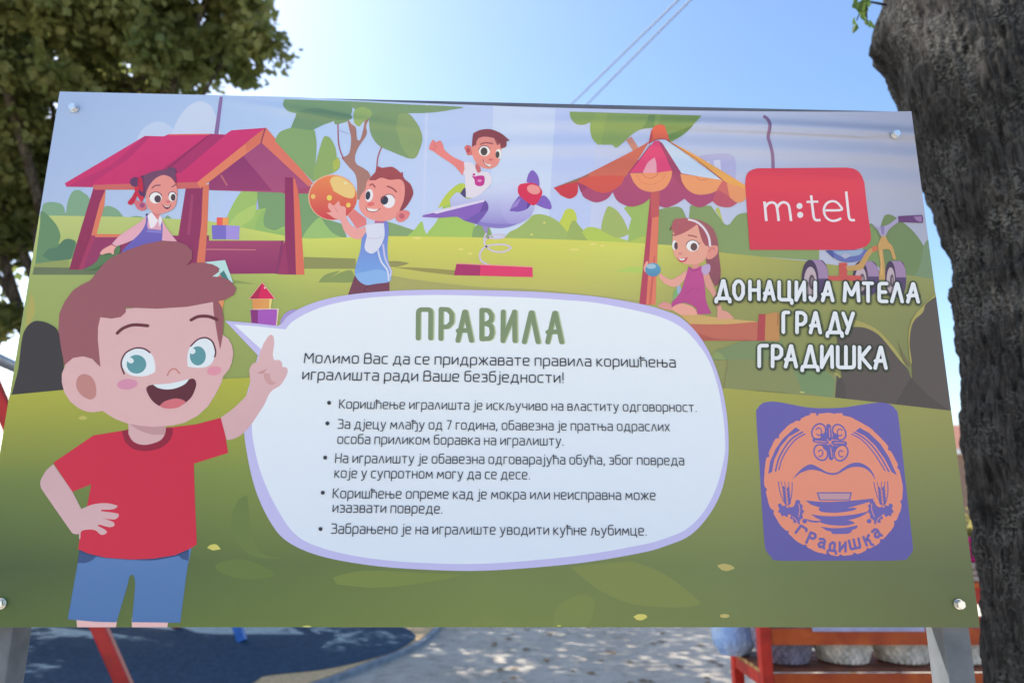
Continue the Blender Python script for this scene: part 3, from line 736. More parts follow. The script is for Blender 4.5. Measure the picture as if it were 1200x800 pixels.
# the meadow: pale yellow far edge running to the darker front
def meadow():
    y = a._y()
    top = [(-60, 252), (47, 252.5), (141, 254), (240, 258), (352, 280), (440, 277), (520, 279), (600, 279), (680, 281.5), (740, 284.5), (790, 287.5), (845, 296), (905, 302), (942, 305.5), (1063, 322), (1100, 328), (1200, 342)]
    cu = [board(*p) for p in top]
    key = [(40, (188, 202, 130), (156, 174, 106), (142, 158, 92)), (240, (186, 204, 124), (156, 174, 104), (138, 156, 90)), (360, (206, 218, 112), (168, 182, 102), (134, 152, 92)), (480, (214, 216, 104), (182, 182, 106), (150, 154, 96)), (660, (212, 216, 104), (190, 188, 108), (160, 162, 100)), (750, (214, 220, 112), (180, 182, 106), (150, 154, 98)), (850, (182, 182, 100), (152, 156, 96), (136, 142, 98)), (950, (162, 166, 98), (144, 150, 94), (128, 138, 92)), (1060, (150, 156, 98), (134, 140, 92), (124, 132, 92)), (1140, (140, 146, 96), (128, 134, 90), (120, 128, 90))]
    NX = 60
    for i in range(NX + 1):
        u_ = -.9997 + 1.9994 * i / NX
        for p, q in zip(cu, cu[1:]):
            if p[0] <= u_ <= q[0]: vt = p[1] + (q[1] - p[1]) * (u_ - p[0]) / (q[0] - p[0])
        gx = 70 + (u_ + 1) / 2 * 1030
        ks = key[0][1:]
        for m, n in zip(key, key[1:]):
            if gx >= m[0]: t = min(1, max(0, (gx - m[0]) / (n[0] - m[0]))); ks = [tuple(e + (f - e) * t for e, f in zip(c, d)) for c, d in zip(m[1:], n[1:])]
        for t, c in zip((0, .34, 1), ks): a.v.append((u_, y, vt + (.42 - vt) * t)); a.c.append(ink(c))
    b0 = len(a.v) - 3 * (NX + 1)
    for i in range(NX):
        for r in range(2): b = b0 + i * 3 + r; a.f.append((b + 1, b + 4, b + 3, b))
meadow()
a.P('443,276.5! 520,277.5! 600,279! 740,285! 740,289 600,283 470,281!', (212, 214, 104))
a.P('36,342! 40,352 41,365 36,378 29,392! 31,370!', (172, 168, 96))
a.P('243,322! 260,326 280,329 300,333! 270,332!', (140, 158, 92))
a.Q('356,301 417,303 417,315 356,315', (146, 150, 96)).P('455,306! 466,306 479,308.5 466,312.5 455,312.5!', (150, 150, 96))
a.P('373,331! 381,322 398,317.5 388,325 400,319 412,317 414,330 392,331!', (140, 158, 98))
a.P('460,313! 485,313.5 512,315 534,317! 532,322.5! 500,319!', (158, 152, 92))
a.P('455,322! 490,328 560,336 640,340 750,352! 750,356! 600,342 480,343 440,344!', (172, 172, 108))
a.P('740,312! 760,314 772,316 760,320 720,318!', (180, 208, 106))
for x, y, rx, ry in ((489, 279, 5, 1.6), (540, 292, 3, 1.2), (551, 297, 3, 1.1), (673, 292.5, 6, 1.3), (695, 286, 5, 1.2), (706, 288, 3, 1.1), (623, 275, 1.5, 1.2), (638, 261, 1.5, 1)): a.E(x, y, rx, ry, (226, 220, 130))
a.done(banner)
a = Art('printed_hedge')
a.P('47,262! 48,248 53,249.5 60,256 67,265 71,276 69,286 75,281.5 82,280 89,284 90,300! 81,304 60,308 41,312!', (104, 143, 106))
a.P('50,300! 56,292 66,290 70,286 75,281 82,280 89,284! 84,300 80,304.5 58,305!', (88, 126, 102))
a.Q('41,309 81,304 81,316 39,321', (146, 160, 98)).Q('40,313 108,314 140,312 140,322 38,322', (106, 120, 92))
a.done(banner)
# --- playhouse
a = Art('printed_playhouse')
a.Q('107,276 245,276 245,312 200,316 97,316', (150, 60, 106)).Q('107,274 168,275 168,278 106,278', (220, 126, 100))
a.P('97,316! 112,308 118,298 124,296 133,290 140,292 140,310 118,318!', (86, 122, 86))
a.Q('110,219 124,219 122,228 117,240 107,279 97,316 81,316 95,268', (152, 52, 98), (140, 50, 88), 219, 316)
a.Q('124,222 122.5,240 113,275.5 106.5,278 117,238', (220, 126, 100)).Q('107,276 112,276 97,316 92,316', (166, 62, 104))
a.Q('241,282 333,282 328,320.5 271,321 240,310', (164, 76, 116), (146, 58, 108), 282, 320).Q('242,291.5 300,292.2 300,293.4 242,293', (200, 120, 132))
a.Q('332,282 327,321 322,321 330,282', (140, 60, 108))
a.Q('246,212 305,167 309,166 367,221 362,224 333,226 245,223', (160, 80, 128), (172, 86, 128), 170, 225)
a.Q('285,183 319,223.5 245,223 245,212', (140, 60, 114), (154, 66, 116), 190, 223).Q('258,206 260,205 267,217 265.5,218', (190, 110, 120))
a.Q('330,224 362,219 366,227 332,227', (172, 78, 116))
a.Q('218,219 239,217 236,270 231,309 214,312 205,300 210,270', (146, 56, 102)).Q('224,228 227,228 223,275 219,276', (162, 70, 112)).Q('238,217 245,216 243,270 240,309 230.5,309 236,262', (218, 122, 98))
a.Q('334,208 343.5,208 347.5,322 326,321.5 331,290 334,282', (146, 56, 102)).Q('334,283 326,321.5 338,322', (158, 62, 108)).Q('343.5,208 346,210.5 349,223 351,237 357,322 347,322', (222, 116, 98))
a.Q('76,215 170,159.5 192,160 198,157.5 246,157 264,158 271,153 311,150 232,214 110,219.5 78,219', (206, 58, 120), (200, 54, 112), 150, 219)
a.Q('246,157 264,158.5 212,203 184,203', (170, 54, 110)).Q('170,159.5 176,161 150,187 112,212 108,219.5 78,219 130,194', (186, 52, 112)).Q('246,157 248,157 196,200 192,200', (150, 44, 96))
a.Q('109,217 150,215.5 232,213.5 235,220.5 209,221.5 155,222.5 111,222.5', (204, 106, 104))
a.Q('231,214 311,150 305,168 235,221', (226, 132, 104)).Q('288,168 311,150 305,168 289,178', (216, 118, 98)).Q('311,150 313,151 367,215 362,219 306.5,167.5', (222, 122, 106)).Q('310,150.5 312,150 306.5,168.5 305,168', (150, 70, 100))
a.Q('198,157.5 246,157 246,158.4 198,159', (226, 110, 110))
a.Q('254,255 261,255 261,264.5 254,264.5', (234, 98, 90)).Q('261,255 268,255 267.5,264.5 261,264.5', (246, 164, 100))
a.Q('248,264 265,264 265,280.5 249,280.5', (124, 114, 206)).Q('265,264 281,265 280,281 265,280.5', (166, 150, 230))
a.done(banner)
a = Art('printed_rope')
a.Q('257.5,113.6 261.2,113.7 256,157.5 251,157.5', (136, 112, 170)); a.done(banner); a = Art('printed_rope'); a.L('894.5,136 899,139.5 902,145.5 901.5,153 900.2,161 903,171 905.3,182 906,198', 4.6, (142, 112, 152), cap=False); a.L('896.5,136 900.5,139.5 903.3,145.5 902.8,153', 1.4, (110, 86, 132), cap=False)
a.done(banner)
# --- printed trees
a = Art('printed_tree')
a.P('407,139! 409,150 411.5,163 409,180 400,185! 409,196 416,204 418.5,216 418,234! 440,236! 434,206 427,198 418,192.5 416,184 420,173 429.5,158 429,148 433,139! 428,141 425.5,153 422,164 418.5,163 417,150 412,146!', (166, 122, 116), (172, 130, 122), 150, 230)
a.L('396,144 396.6,165 398.5,176 403,187', 1.7, (168, 92, 110)); a.L('447.5,172 443,184 441.5,197 440,204', 1.8, (168, 100, 110)); a.L('396,152 408,157', 1, (170, 170, 210))
a.P('322,165! 328,155 341,150! 346,148 366,151 370,160 371,172 370,188 367.5,214! 345,190!', (136, 170, 116)); a.P('341,150! 346,138 352,130 385,134 392,141 378,147 366,153!', (118, 152, 120))
a.P('367,213! 369,196 378,164 383,160 388.5,164 393.5,175 395,186 398.5,190 398,197! 392,202 379,207!', (146, 176, 110)); a.P('390,190! 396,184! 398.5,190 397,196 391,202!', (176, 190, 92))
a.P('333.5,116.6! 331.8,123 337,130 347,133 362,134.5 378,139 390,140.5 393,146 401,144.5 408,141.5 412,133 413,126 414,119.3!', (122, 157, 122))
a.P('345,131! 370,127 392,131 412,136 408,141 390,140 366,135!', (108, 143, 114))
a.P('410,119! 440,120.6 480,122.8 541,125.6 528,129 512,131.5 494,132.8 477,133 450,135 434,136 424,134 413,126!', (130, 160, 122))
a.P('414,135! 416,129 424,125.5 433,128.5 436,134 431,140 426,143 420.5,148.5 415,144!', (152, 180, 114))
a.P('435,136 433,150 437,162 445,171.5 458,177.5 470,182.5 480,186 487.5,184.5 492,175 495,163 492.5,152 486,141 477,133 455,131', (130, 159, 116))
a.P('467,134! 477,133 486,141 492.5,152 495,163 492,175 487.5,184.5 480,186! 470,170 464,150!', (144, 168, 116))
a.done(banner); a = Art('printed_tree')
a.P('667.5,131! 669,139 675,145.5 684,146.5 692,143.5! 691.5,153 695,164 704,169.5 717,170 722,173.5 730,167.5 741,157.5 751,152 765,150! 786,167! 800,158.5 812,147 822,135.6! ', (142, 168, 102))
a.P('692,143.5! 691.5,153 695,164 704,169.5 708,150 712,133.6! 700,133!', (150, 175, 102)); a.P('752,151! 758,143 760,134.6! 768,135! 766,150!', (120, 152, 98)); a.P('770,150! 790,158 805,150 818,139 822,135.6! 775,134.8!', (132, 160, 96)); a.P('783,166! 800,158.5 812,147 800,152 782,158!', (112, 144, 86))
a.Q('733.5,164 740,160.5 748,173 742,177.5', (206, 142, 126))
a.done(banner)
# --- boy with the ball
SK = (236, 156, 150)
a = Art('printed_boy_with_ball')
a.P('407,252! 412,244 422,251! 429,256! 429.5,264! 418,268!', (226, 130, 132))
a.E(390, 231.5, 28.8, 26.8, (246, 186, 160)); a.E(390.3, 231.7, 28, 26, (242, 142, 92), 0, (206, 72, 86)); a.P('386.5,213! 390,207.5 400,208 411,215 416,223 414,232 404,231 391,224!', (246, 204, 134)); a.E(367, 230.5, 2.6, 2.8, (246, 196, 120)); a.E(386, 232, 3, 3.2, (250, 216, 104)); a.E(408.3, 240.5, 2.6, 2.8, (248, 206, 104)); a.E(405, 215, 2, 1.2, (252, 230, 190), 40)
a.P('382,249! 388,248.5 384.5,243 386.3,237.5 391,241 397,235.8 399,241 405,243.5 406,255 413,265 423,267.5 428.5,265! 428.5,278! 420,280.5 411,278 403,270 399,259 392,256!', (240, 168, 166)); a.L('392,243 396,249', .8, (222, 130, 136))
a.P('416,322.5! 440,331! 456.3,329! 456.5,342.5! 427,344.5! 407,348!', (122, 72, 92)); a.L('437,333 428,338 427,345', 1, (96, 56, 78))
a.P('440,258! 449,259.5 454,260 455.5,270 454,290 455.5,308 459.5,318 457,330! 441,332.5 429,334 420,328.5 416,321 417.5,310 422,295 424,279!', (122, 134, 218), (124, 170, 236), 262, 325); a.P('416,321! 430,318 445,316 457,322 456.5,330 441,332.5 429,334 420,328.5!', (142, 184, 242))
a.L('443,293 446.5,306 454,317 455.5,329', 2.2, (216, 220, 248), cap=False); a.L('449,286 451.5,303 458,317 457.5,324', 2.2, (206, 200, 240), cap=False)
a.P('428,264! 438,262 450,261.8! 450.5,277 445,290 437,297 430,295 427.3,289 430,277!', (218, 224, 246)); a.L('431,279 441,279.5 448,277', 1, (206, 196, 226))
a.P('430,257! 439,258.5 437,263 430,263!', (198, 212, 246)); a.P('440,257! 450,258 449,261 439,262!', (184, 110, 156))
a.P('432,210 428,222 422.5,230 420.5,240 424,249.5 433,256.5 445,259.2 458,257.5 468,250.5 474,236 476,221 468,208 447,207', SK)
a.P('463.5,257! 465,250.5 470,247 477,246.8 480.3,250 478,255.5 472,260 467,260.3!', (226, 134, 138)); a.E(471, 253.4, 3.2, 3.2, (196, 100, 120))
a.P('432,211.5! 436,206 440,202! 443,195! 448,196.8 454,196 460,195.8 466,199.5 469.5,203! 472,201.5! 473.5,209 481,216 484.3,225 483,231 478,240 472,246.5 468,247! 473,235 474.5,223 473,214 468,210.3 457,211 447,208.5 440,211.5!', (166, 82, 88), (142, 72, 84), 200, 245)
a.E(432.6, 229.3, 4.6, 7.6, (238, 234, 246), 8); a.E(431.2, 229.3, 2.8, 5, (62, 64, 80), 8); a.E(455.5, 236, 7.4, 8, (240, 236, 248), 12); a.E(450.5, 234.8, 4.5, 5.2, (62, 64, 80), 8); a.arc(455.5, 236, 7.6, 8.2, 180, 320, 1.1, (150, 76, 86), 12)
a.L('433.5,217.5 436.5,216 439.5,219.5', 1.8, (156, 78, 86)); a.L('454,218.5 460,221 464.5,225', 2, (156, 78, 86))
a.E(434.5, 239.5, 4.4, 2.4, (226, 116, 118), -10); a.P('429.5,243.5! 436,245 444.5,245.3! 440,247.6 432,247.6!', (246, 240, 244)); a.L('429,242.5 430.5,246.5 436,248.3 441,247.6 445.5,244.6', .9, (150, 70, 86))
a.done(banner)
# --- boy on the spring plane
a = Art('printed_boy_on_plane')
a.Q('563.5,262 572,262 571,276 566,268', (160, 146, 206)); LIL = (212, 202, 228)
a.L('569.5,274 567.5,280 569,288 577,294 588,295.5 596.5,292.5 598,289.5 590,286.7 577,287.3 568,290 562.5,297 563.5,305 570,309.5 575,311', 2.4, LIL); a.L('568,282 573,277.5 582,275 590.5,275.5 590,278.5 580,279.7 572,278.5', 2.2, LIL)
a.Q('535,309 563.2,310.6 562,323.2 532,322.6', (172, 58, 112)).Q('563.2,310.6 624,313.2 624.3,324.8 562,323.2', (224, 68, 116)).Q('535,308.4 624,312.5 624,313.4 535,309.4', (242, 160, 160))
a.P('544,190! 553,191 557.5,196! 563,201 573,203 576,214 565,226 556,233! 545,231! 545,208 542,203.5!', (228, 222, 240))
a.P('538,229! 545,220 546,232!', (84, 76, 122)); a.P('557.5,191.5! 562,195 563.5,201 560,202.5 557,197!', (206, 114, 120))
a.P('553,206.5 557,207 561,206 567,206.5 568,212 566.5,217 562,218.5 557,216.5 556,211', (196, 62, 152)); a.E(562, 212, 2.6, 1.5, (226, 150, 200)); a.E(555.5, 204.8, 1.6, 1.4, (196, 62, 152))
a.P('527,234! 536,225.5 546,232.5 556,231.5 571,222.5 590,213.5 608,209.5 622,221 626.5,236 625,247.5 619,256 607,262.5 590,267.3 573,266.5 555,262 543,258 536,254! 528.5,243!', (204, 216, 250), (150, 140, 216), 222, 266); a.P('586,236! 598,222 612,218 626,236 622,253 607,262.5 597,262 588,252!', (202, 210, 248), (166, 160, 226), 225, 262)
a.P('536,254! 555,258 575,262 600,262.5 607,262.5! 590,267.3 573,266.5 555,262 543,258!', (142, 130, 208))
a.P('495,254.5! 497,252 515,246.5 568,234.5! 572,239.5 571.5,247 566,255 559,262.5! 545,259 536,254.3 515,255.5!', (140, 104, 196)); a.P('497,252! 515,246 568,234! 568,236.4! 520,248.5 512,250.5 508,249.5!', (222, 216, 246)); a.P('568,235! 572,240 571.5,247 564,250 562,249!', (112, 84, 168))
a.P('545,258.5! 562,249 570,248 559,262.7!', (120, 96, 182))
a.P('617,213.5! 619,205 623.5,199.8 628.5,203.5 631.5,210 632.3,218! 625,216!', (134, 104, 200)); a.P('627,239.5! 636,229.3 643,234 646.3,242 644.5,245.5 636,243.5!', (134, 104, 200)); a.P('597,247.5! 602,238 611,228 617.5,236 617.5,245 607,248.5!', (126, 98, 190)); a.P('598,245! 604,237 610,233 606,242!', (158, 138, 214)); a.P('611,228.5! 617.5,236 617.5,245 622,240!', (96, 76, 160))
a.P('607,226 608,217.5 615,215 626,215 634,221.5 635,228.5 629,238.5 623,240.5 612,232.5', (216, 58, 94)); a.E(625.3, 222.3, 8, 5.4, (240, 156, 156), 18)
a.P('502.5,175! 504,169.5 507.5,164 511,167 514.5,165 517.2,166! 519.5,171 521,176 530,183.5 543.5,190! 544.5,198! 542,206! 539,202 531,193.5 516,183.5 508.5,178!', (234, 138, 138)); a.L('508,170 512,173', .8, (206, 100, 110)); a.L('506,174 511,176', .8, (206, 100, 110))
a.P('544,173.5! 547,170.3 552,171.5! 553.5,182! 548,182.3!', (214, 118, 118)); a.E(548.6, 176.5, 2, 3, (182, 84, 98))
a.P('553,178 554,166 561,160 572,158 584,161 587.5,172 586,184 583,193.5 574,198 563,195.5 556,188', (232, 150, 142))
a.P('553,172.5! 553.5,164 554.5,156.6! 563,152.6 575,151.8 587,156.5 595,163! 597.5,164.8! 593.5,166! 593,172 587,174.5! 585.5,168 583,170.5 579,162! 568,160.5 561,162! 558.5,166 558,170!', (142, 76, 84)); a.L('581,164 584,170', .7, (180, 110, 110))
a.E(567.6, 177.3, 6.6, 6, (240, 238, 246)); a.E(567.2, 177.8, 4, 4.7, (82, 76, 76)); a.E(584.2, 180.5, 3.4, 5.5, (240, 238, 246)); a.E(583, 181.5, 2.4, 4, (82, 76, 76)); a.arc(567.6, 177.3, 6.8, 6.2, 190, 350, 1, (130, 66, 76))
a.L('563,169.5 569,167.6 577,168.6', 1.7, (150, 80, 84)); a.E(575, 187.5, 2.6, 1.3, (214, 112, 112)); a.P('566.5,188! 570,192.5 576,193! 573.5,195.3 569,194!', (246, 242, 244)); a.L('566,187.5 568.5,193 572.5,195.5', .9, (140, 62, 76))
a.done(banner)
# --- roundabout canopy with girl on the sand box
a = Art('printed_parasol')
a.P('681,222! 684,231 698,237.3 711,233.5 718,225.5! 724,236 738,242.3 752,239.5 762,232.5! 770,240 780,243.5 792,239.5 802,233! 811,240.5 822,243 835,236! 842,241.5 855,243 864,238! 856,212! 800,196! 780,188! 745,188! 700,208!', (174, 82, 122))
a.P('835,236! 842,241.5 855,243 864,238! 852,215! 840,222!', (190, 92, 112))
a.Q('648,220.5 682,207.5 742,177 761,166 746,190 732,208 716,207 682,210 660,218', (208, 112, 94)); a.Q('648,220.5 682,207.5 690,204 690,206.5 676,214 655,220', (150, 112, 92))
a.P('649,220.5! 663,216 677,213.5! 676.5,227 668,233 657,229!', (204, 68, 80)); a.P('676.5,214.5! 682,208.5 700,206.5 717,206 732,206.5! 727,217 713,225.5 701,225.5 688,219!', (210, 92, 84)); a.P('676.5,214! 684,217 688,220 681,226!', (160, 70, 112))
a.P('772,164! 780,164! 846.5,212! 797,203!', (196, 216, 246)); a.Q('771.5,165 776,168 799,204 804,223 794,213 783,200', (166, 78, 112))
a.Q('767,165.5 772.5,165.5 788,202 737,202', (224, 78, 126)); a.P('753,203! 759,191 767,184.8! 769,192 769.3,203!', (236, 166, 186)); a.L('762,170 748,189 737,203', 1, (150, 58, 100)); a.L('773,168 790,203', 1, (170, 66, 104))
a.P('738,203.3! 753,203 770,202.5 787.5,200.3! 786,210 778,221.5 763.5,225.2 750,221.5 742,213!', (234, 154, 112)); a.L('752,203.5 757,208 763,209 769,206 771,202.8', 1, (206, 116, 100)); a.L('746,205 752,213.5 763,216.5 774,212.5 780,204', .8, (218, 132, 104))
a.P('797,204! 822,207.5 847,211.5! 841,222.5 830,227.5 816,228 805,222 799,213!', (232, 158, 112)); a.L('815,207 820,211 826,211 830,209', .9, (206, 122, 100)); a.Q('840,222 847,211.5 852,214 852,217 855,231', (206, 110, 110))
a.Q('781,163.6 788,167.5 820,185 850,203 873.5,217.5 874,222 852,214.5 846,210.5', (230, 170, 94)); a.L('781,164.4 815,186 847,211.6', 1.1, (172, 72, 76), sm=False)
a.P('851.5,214.5! 873.5,221! 874.5,230 871,236 863,237.3 855,231.5!', (228, 154, 110))
a.P('760,168.5! 763,155 767,148.3 772,146.5 778,147.5 781,154 784.5,165.5! 777,163.2 769,164!', (222, 108, 86)); a.L('760,168.5 768,164.2 777,163.2 784.5,165.5', 1.1, (176, 72, 84)); a.P('760,168.5! 762,158 764,152 765,163!', (196, 84, 88))
a.Q('762.5,225.5 766,225.4 757,357 749,357', (182, 76, 102)).Q('766,225.4 773,225.2 768,357 757,357', (224, 128, 106)).Q('762.5,225.5 773,225.2 772,254 763,255.5', (196, 96, 100)).Q('766,300 768,300 763,357 760,357', (206, 106, 98))
a.done(banner)
a = Art('printed_girl_with_ball')
a.P('798,370! 815,368 837,371.5 887,376.8! 880,380 840,380 810,381!', (206, 172, 112)); a.Q('806,379.5 845,380.5 888,377 887,399.2 822,399.2', (192, 112, 96)); a.P('818,390! 840,397 870,398! 887,399.2! 822,399.2!', (178, 96, 88)); a.Q('889,368 897,368.2 896,399.5 887,399.2', (178, 78, 84)).Q('897,368.2 907,366 913.5,367 913,399.5 896,399.5', (192, 142, 92)).L('911.5,368 911,380', 1, (160, 100, 80))
a.P('788,352! 790,342 795,335 797,340 792,350 789,358!', (130, 180, 120)); a.P('793,336! 796,334 798,340 794,346!', (160, 180, 214))
a.P('788,261 795,256.5 808,256 823,259.5 835,267.5 840.5,281 842.5,300 844.5,318 843,332! 838,336! 831,322 827,305 824,285 815,268 800,272', (166, 102, 110), (140, 84, 100), 260, 335)
a.P('770,359! 774,355.5 779,353.8 787,357! 787,364! 778,362!', (220, 152, 150)); a.P('787,363! 789,358 798,355.6 810,358.8 815,363 817.5,368.5! 798,369.5!', (232, 168, 156))
a.P('823,321.5! 830,319.5! 836,335 841.5,349 846,363.5! 853,366 860.5,373.5! 840,374! 840.5,362! 835,347 827,336!', (218, 158, 148))
a.P('804.5,316.5! 795,323.5 785,327.5 773.5,320! 771.5,324! 779,332.5 790,336.3 798,332.5 805,323!', (230, 168, 158)); a.P('757,306.5! 759.5,306! 758.5,317 755,318.5 754,313!', (236, 170, 158))
a.P('807,311.5! 811,314.5 818,312.8 822.5,311.5! 826,337 827.5,353 833.5,367.5! 817,368.5! 815,360.5 803.5,355 793,357 787,360.5! 787.5,354 797,343 802.5,327!', (192, 86, 152), (182, 80, 146), 312, 368); a.L('808,314 812,317.5 819,315.5', 1.2, (160, 66, 126)); a.L('803,345 812,338 820,340', .9, (172, 72, 136))
a.P('822,312.5! 828,309.5 832,311 831.5,318.5 825.5,322.5 822,318!', (190, 168, 212))
a.P('811,309.5! 818.5,307! 818.5,313.2 811.5,315.2!', (222, 150, 142))
a.P('788,279 790,268 800,262 815,263 826,273 830,289 826.5,303.5 818,309 806,310.3 795,305 789,296', (230, 168, 152))
a.P('829,292! 833,288.3 839.5,288 841.3,291.5 839.8,298 833.5,303.5 827.5,303.5!', (226, 152, 142)); a.arc(834.5, 295, 3, 4, 170, 330, 1, (196, 110, 116))
a.P('785.5,271! 787.5,263 791,256.8! 805,256.3 817.5,262! 813,266 806,270.5 798,274.5 791.5,276.5! 788.5,271 787,268!', (178, 98, 108)); a.P('817,262! 824,267.5 829.5,276 831.5,288.5! 827,288.5! 823,283 819.5,272!', (166, 92, 104)); a.L('785,270 786.5,266.5', 1.2, (96, 60, 70))
a.L('806,257.3 816,260.2 825,268 830.5,278.5 832,289', 3.1, (226, 218, 234), cap=False)
a.E(790.4, 287.5, 2.9, 5.6, (240, 238, 244)); a.E(792, 288.3, 2.1, 4.4, (98, 78, 82)); a.E(811.5, 288.3, 7.2, 6.5, (240, 238, 244)); a.E(813, 289.4, 4, 4.5, (110, 84, 84)); a.arc(811.5, 288.3, 7.4, 6.7, 190, 345, 1, (120, 70, 80)); a.L('818.5,286 820.5,285', .9, (120, 70, 80))
a.L('806.5,276 811,276.5 816,278', 1.8, (166, 92, 98)); a.L('788.5,275.5 791.5,276.3', 1.7, (166, 92, 98)); a.E(797, 297.5, 2.6, 1.4, (222, 140, 136)); a.P('793,301.5! 798,303 806,301.5! 803.5,306 799,307.5 795.5,306!', (206, 84, 116)); a.P('794.5,302.2! 798.5,303.4 803,302.6! 801,305 797,305!', (246, 240, 242))
a.E(765, 316.2, 9, 8, (104, 170, 206), 0, (88, 142, 186)); a.E(763, 312.3, 5.5, 2.8, (166, 198, 222))
a.done(banner)
# --- tricycle
a = Art('printed_tricycle')
def wheel(x, y, rx, ry, dx):
    a.E(x + dx, y, rx, ry, (96, 80, 118)); a.P(f'{x},{y-ry}! {x+dx},{y-ry}! {x+dx+rx*.75},{y-ry*.62} {x+dx+rx},{y-2}! {x+rx},{y-2}! {x+rx*.6},{y-ry*.7}', (160, 136, 176)); a.P(f'{x+rx*.4},{y}! {x+dx+rx},{y}! {x+dx+rx*.8},{y+ry*.6} {x+dx},{y+ry}! {x},{y+ry}!', (92, 74, 116)); a.E(x, y, rx, ry, (80, 66, 92)); a.E(x + .4, y + 1.5, rx * .74, ry * .72, (190, 174, 188)); a.E(x + 2, y + 2, rx * .36, ry * .36, (100, 86, 100)); a.E(x + 2.6, y + 2, rx * .18, ry * .2, (150, 134, 146))
wheel(949, 328.5, 10, 24, 12); wheel(1008, 326, 9, 20, 13)
a.Q('983,308 992.5,308 992.5,323 1009,323 1009,329 970,329 970,323.5 983,323.5', (198, 90, 88))
wheel(1043, 327, 6.5, 21, 12)
a.P('967,294! 1016,292.5! 1014,300 1008,305 997,307.5 984,306 974,300!', (104, 114, 180)); a.P('976,294.5! 1012,293! 1006,299 990,301 981,298.5!', (150, 172, 206)); a.P('985,300! 990,297 996,300 990,303.5!', (176, 178, 206)); a.P('967,294! 975,294 977,303!', (84, 92, 160))
a.P('990.5,312! 1004.5,310 1010,303 1016.5,293.5 1027,287.5! 1028.5,293! 1020.5,298 1014,309 1009,316 993,317.5!', (194, 156, 100)); a.P('1021,290! 1027,287.3! 1028.5,293! 1022,296!', (204, 120, 90))
a.P('1028,288! 1033,276.5! 1037.5,276.5! 1040.5,283.5 1045.5,289 1050,304! 1046,304! 1042,293 1034,292.5! 1036.5,312 1037,327.5! 1029.5,327.5! 1031.5,309!', (196, 158, 102)); a.L('1032,294 1033,322', 1, (222, 186, 124))
a.P('1021.5,263.5! 1027,265.5 1032,266 1042,262.5 1052,254.5! 1052.5,260.5! 1045,266 1041,270 1037.2,277! 1032,277! 1028.5,270!', (168, 162, 198)); a.Q('1031,266 1036,265.5 1036,275 1033,275', (140, 128, 182)); a.P('1052.3,253.5! 1080,252! 1081.5,256 1081,261.5! 1052.3,260.5!', (104, 68, 120)); a.P('1070,254! 1079.5,253.5! 1079.5,260 1074,259!', (150, 122, 170))
a.done(banner)
# --- rocks and the near hill
a = Art('printed_rock')
a.P('990,372! 998,374 1014,379 1030,388 1044,403 1054,417 1067.5,440! 1075,500! 985,470!', (168, 162, 98)); a.P('1097,343! 1082,358 1074,366 1067,378 1064,396 1066,424! 1110,480! 1100,345!', (168, 162, 98)); a.P('974,447! 978,437 984,440 986,446 983,470! 975,468!', (166, 164, 98))
a.P('980,392! 990,385 1003,383 1016,385 1030,393 1043,408 1054,422 1063,432 1069,446! 1068,424 1065.5,404 1067,386 1071.5,375 1081,366 1085,356 1099,346! 1120,485! 1020,474! 979,468! 977,450 980,440 984,443 986,441!', (94, 87, 85)); a.P('1052,400! 1057,412 1064,424 1066,430 1060,424 1055,412!', (120, 112, 88)); a.P('985,442! 990,452 992,470! 978,467 978,450!', (86, 80, 78)); a.P('1067,442! 1080,456 1096,470 1112,480! 1048,474!', (84, 78, 77)); a.P('978,470! 976,456 979,445!', (150, 150, 100))
a.P('831,422! 840,411 852,406.5 868,400.5 890,399.5 916,400! 922,422!', (126, 146, 106)); a.P('848,456! 853,421! 925,421! 980,440! 978,468! 900,458!', (136, 144, 100)); a.P('832,420! 838,412 844,414 850,421!', (140, 158, 104)); a.P('925,421! 960,430 978,445! 976,466! 940,460!', (120, 146, 106))
a.done(banner); a = Art('printed_rock')
a.P('14,463! 18,448 22,432 25.5,402 29,388 36,379 45,376 59,380 69,390 74,420 78,458! 72,457!', (61, 58, 62))
a.done(banner)
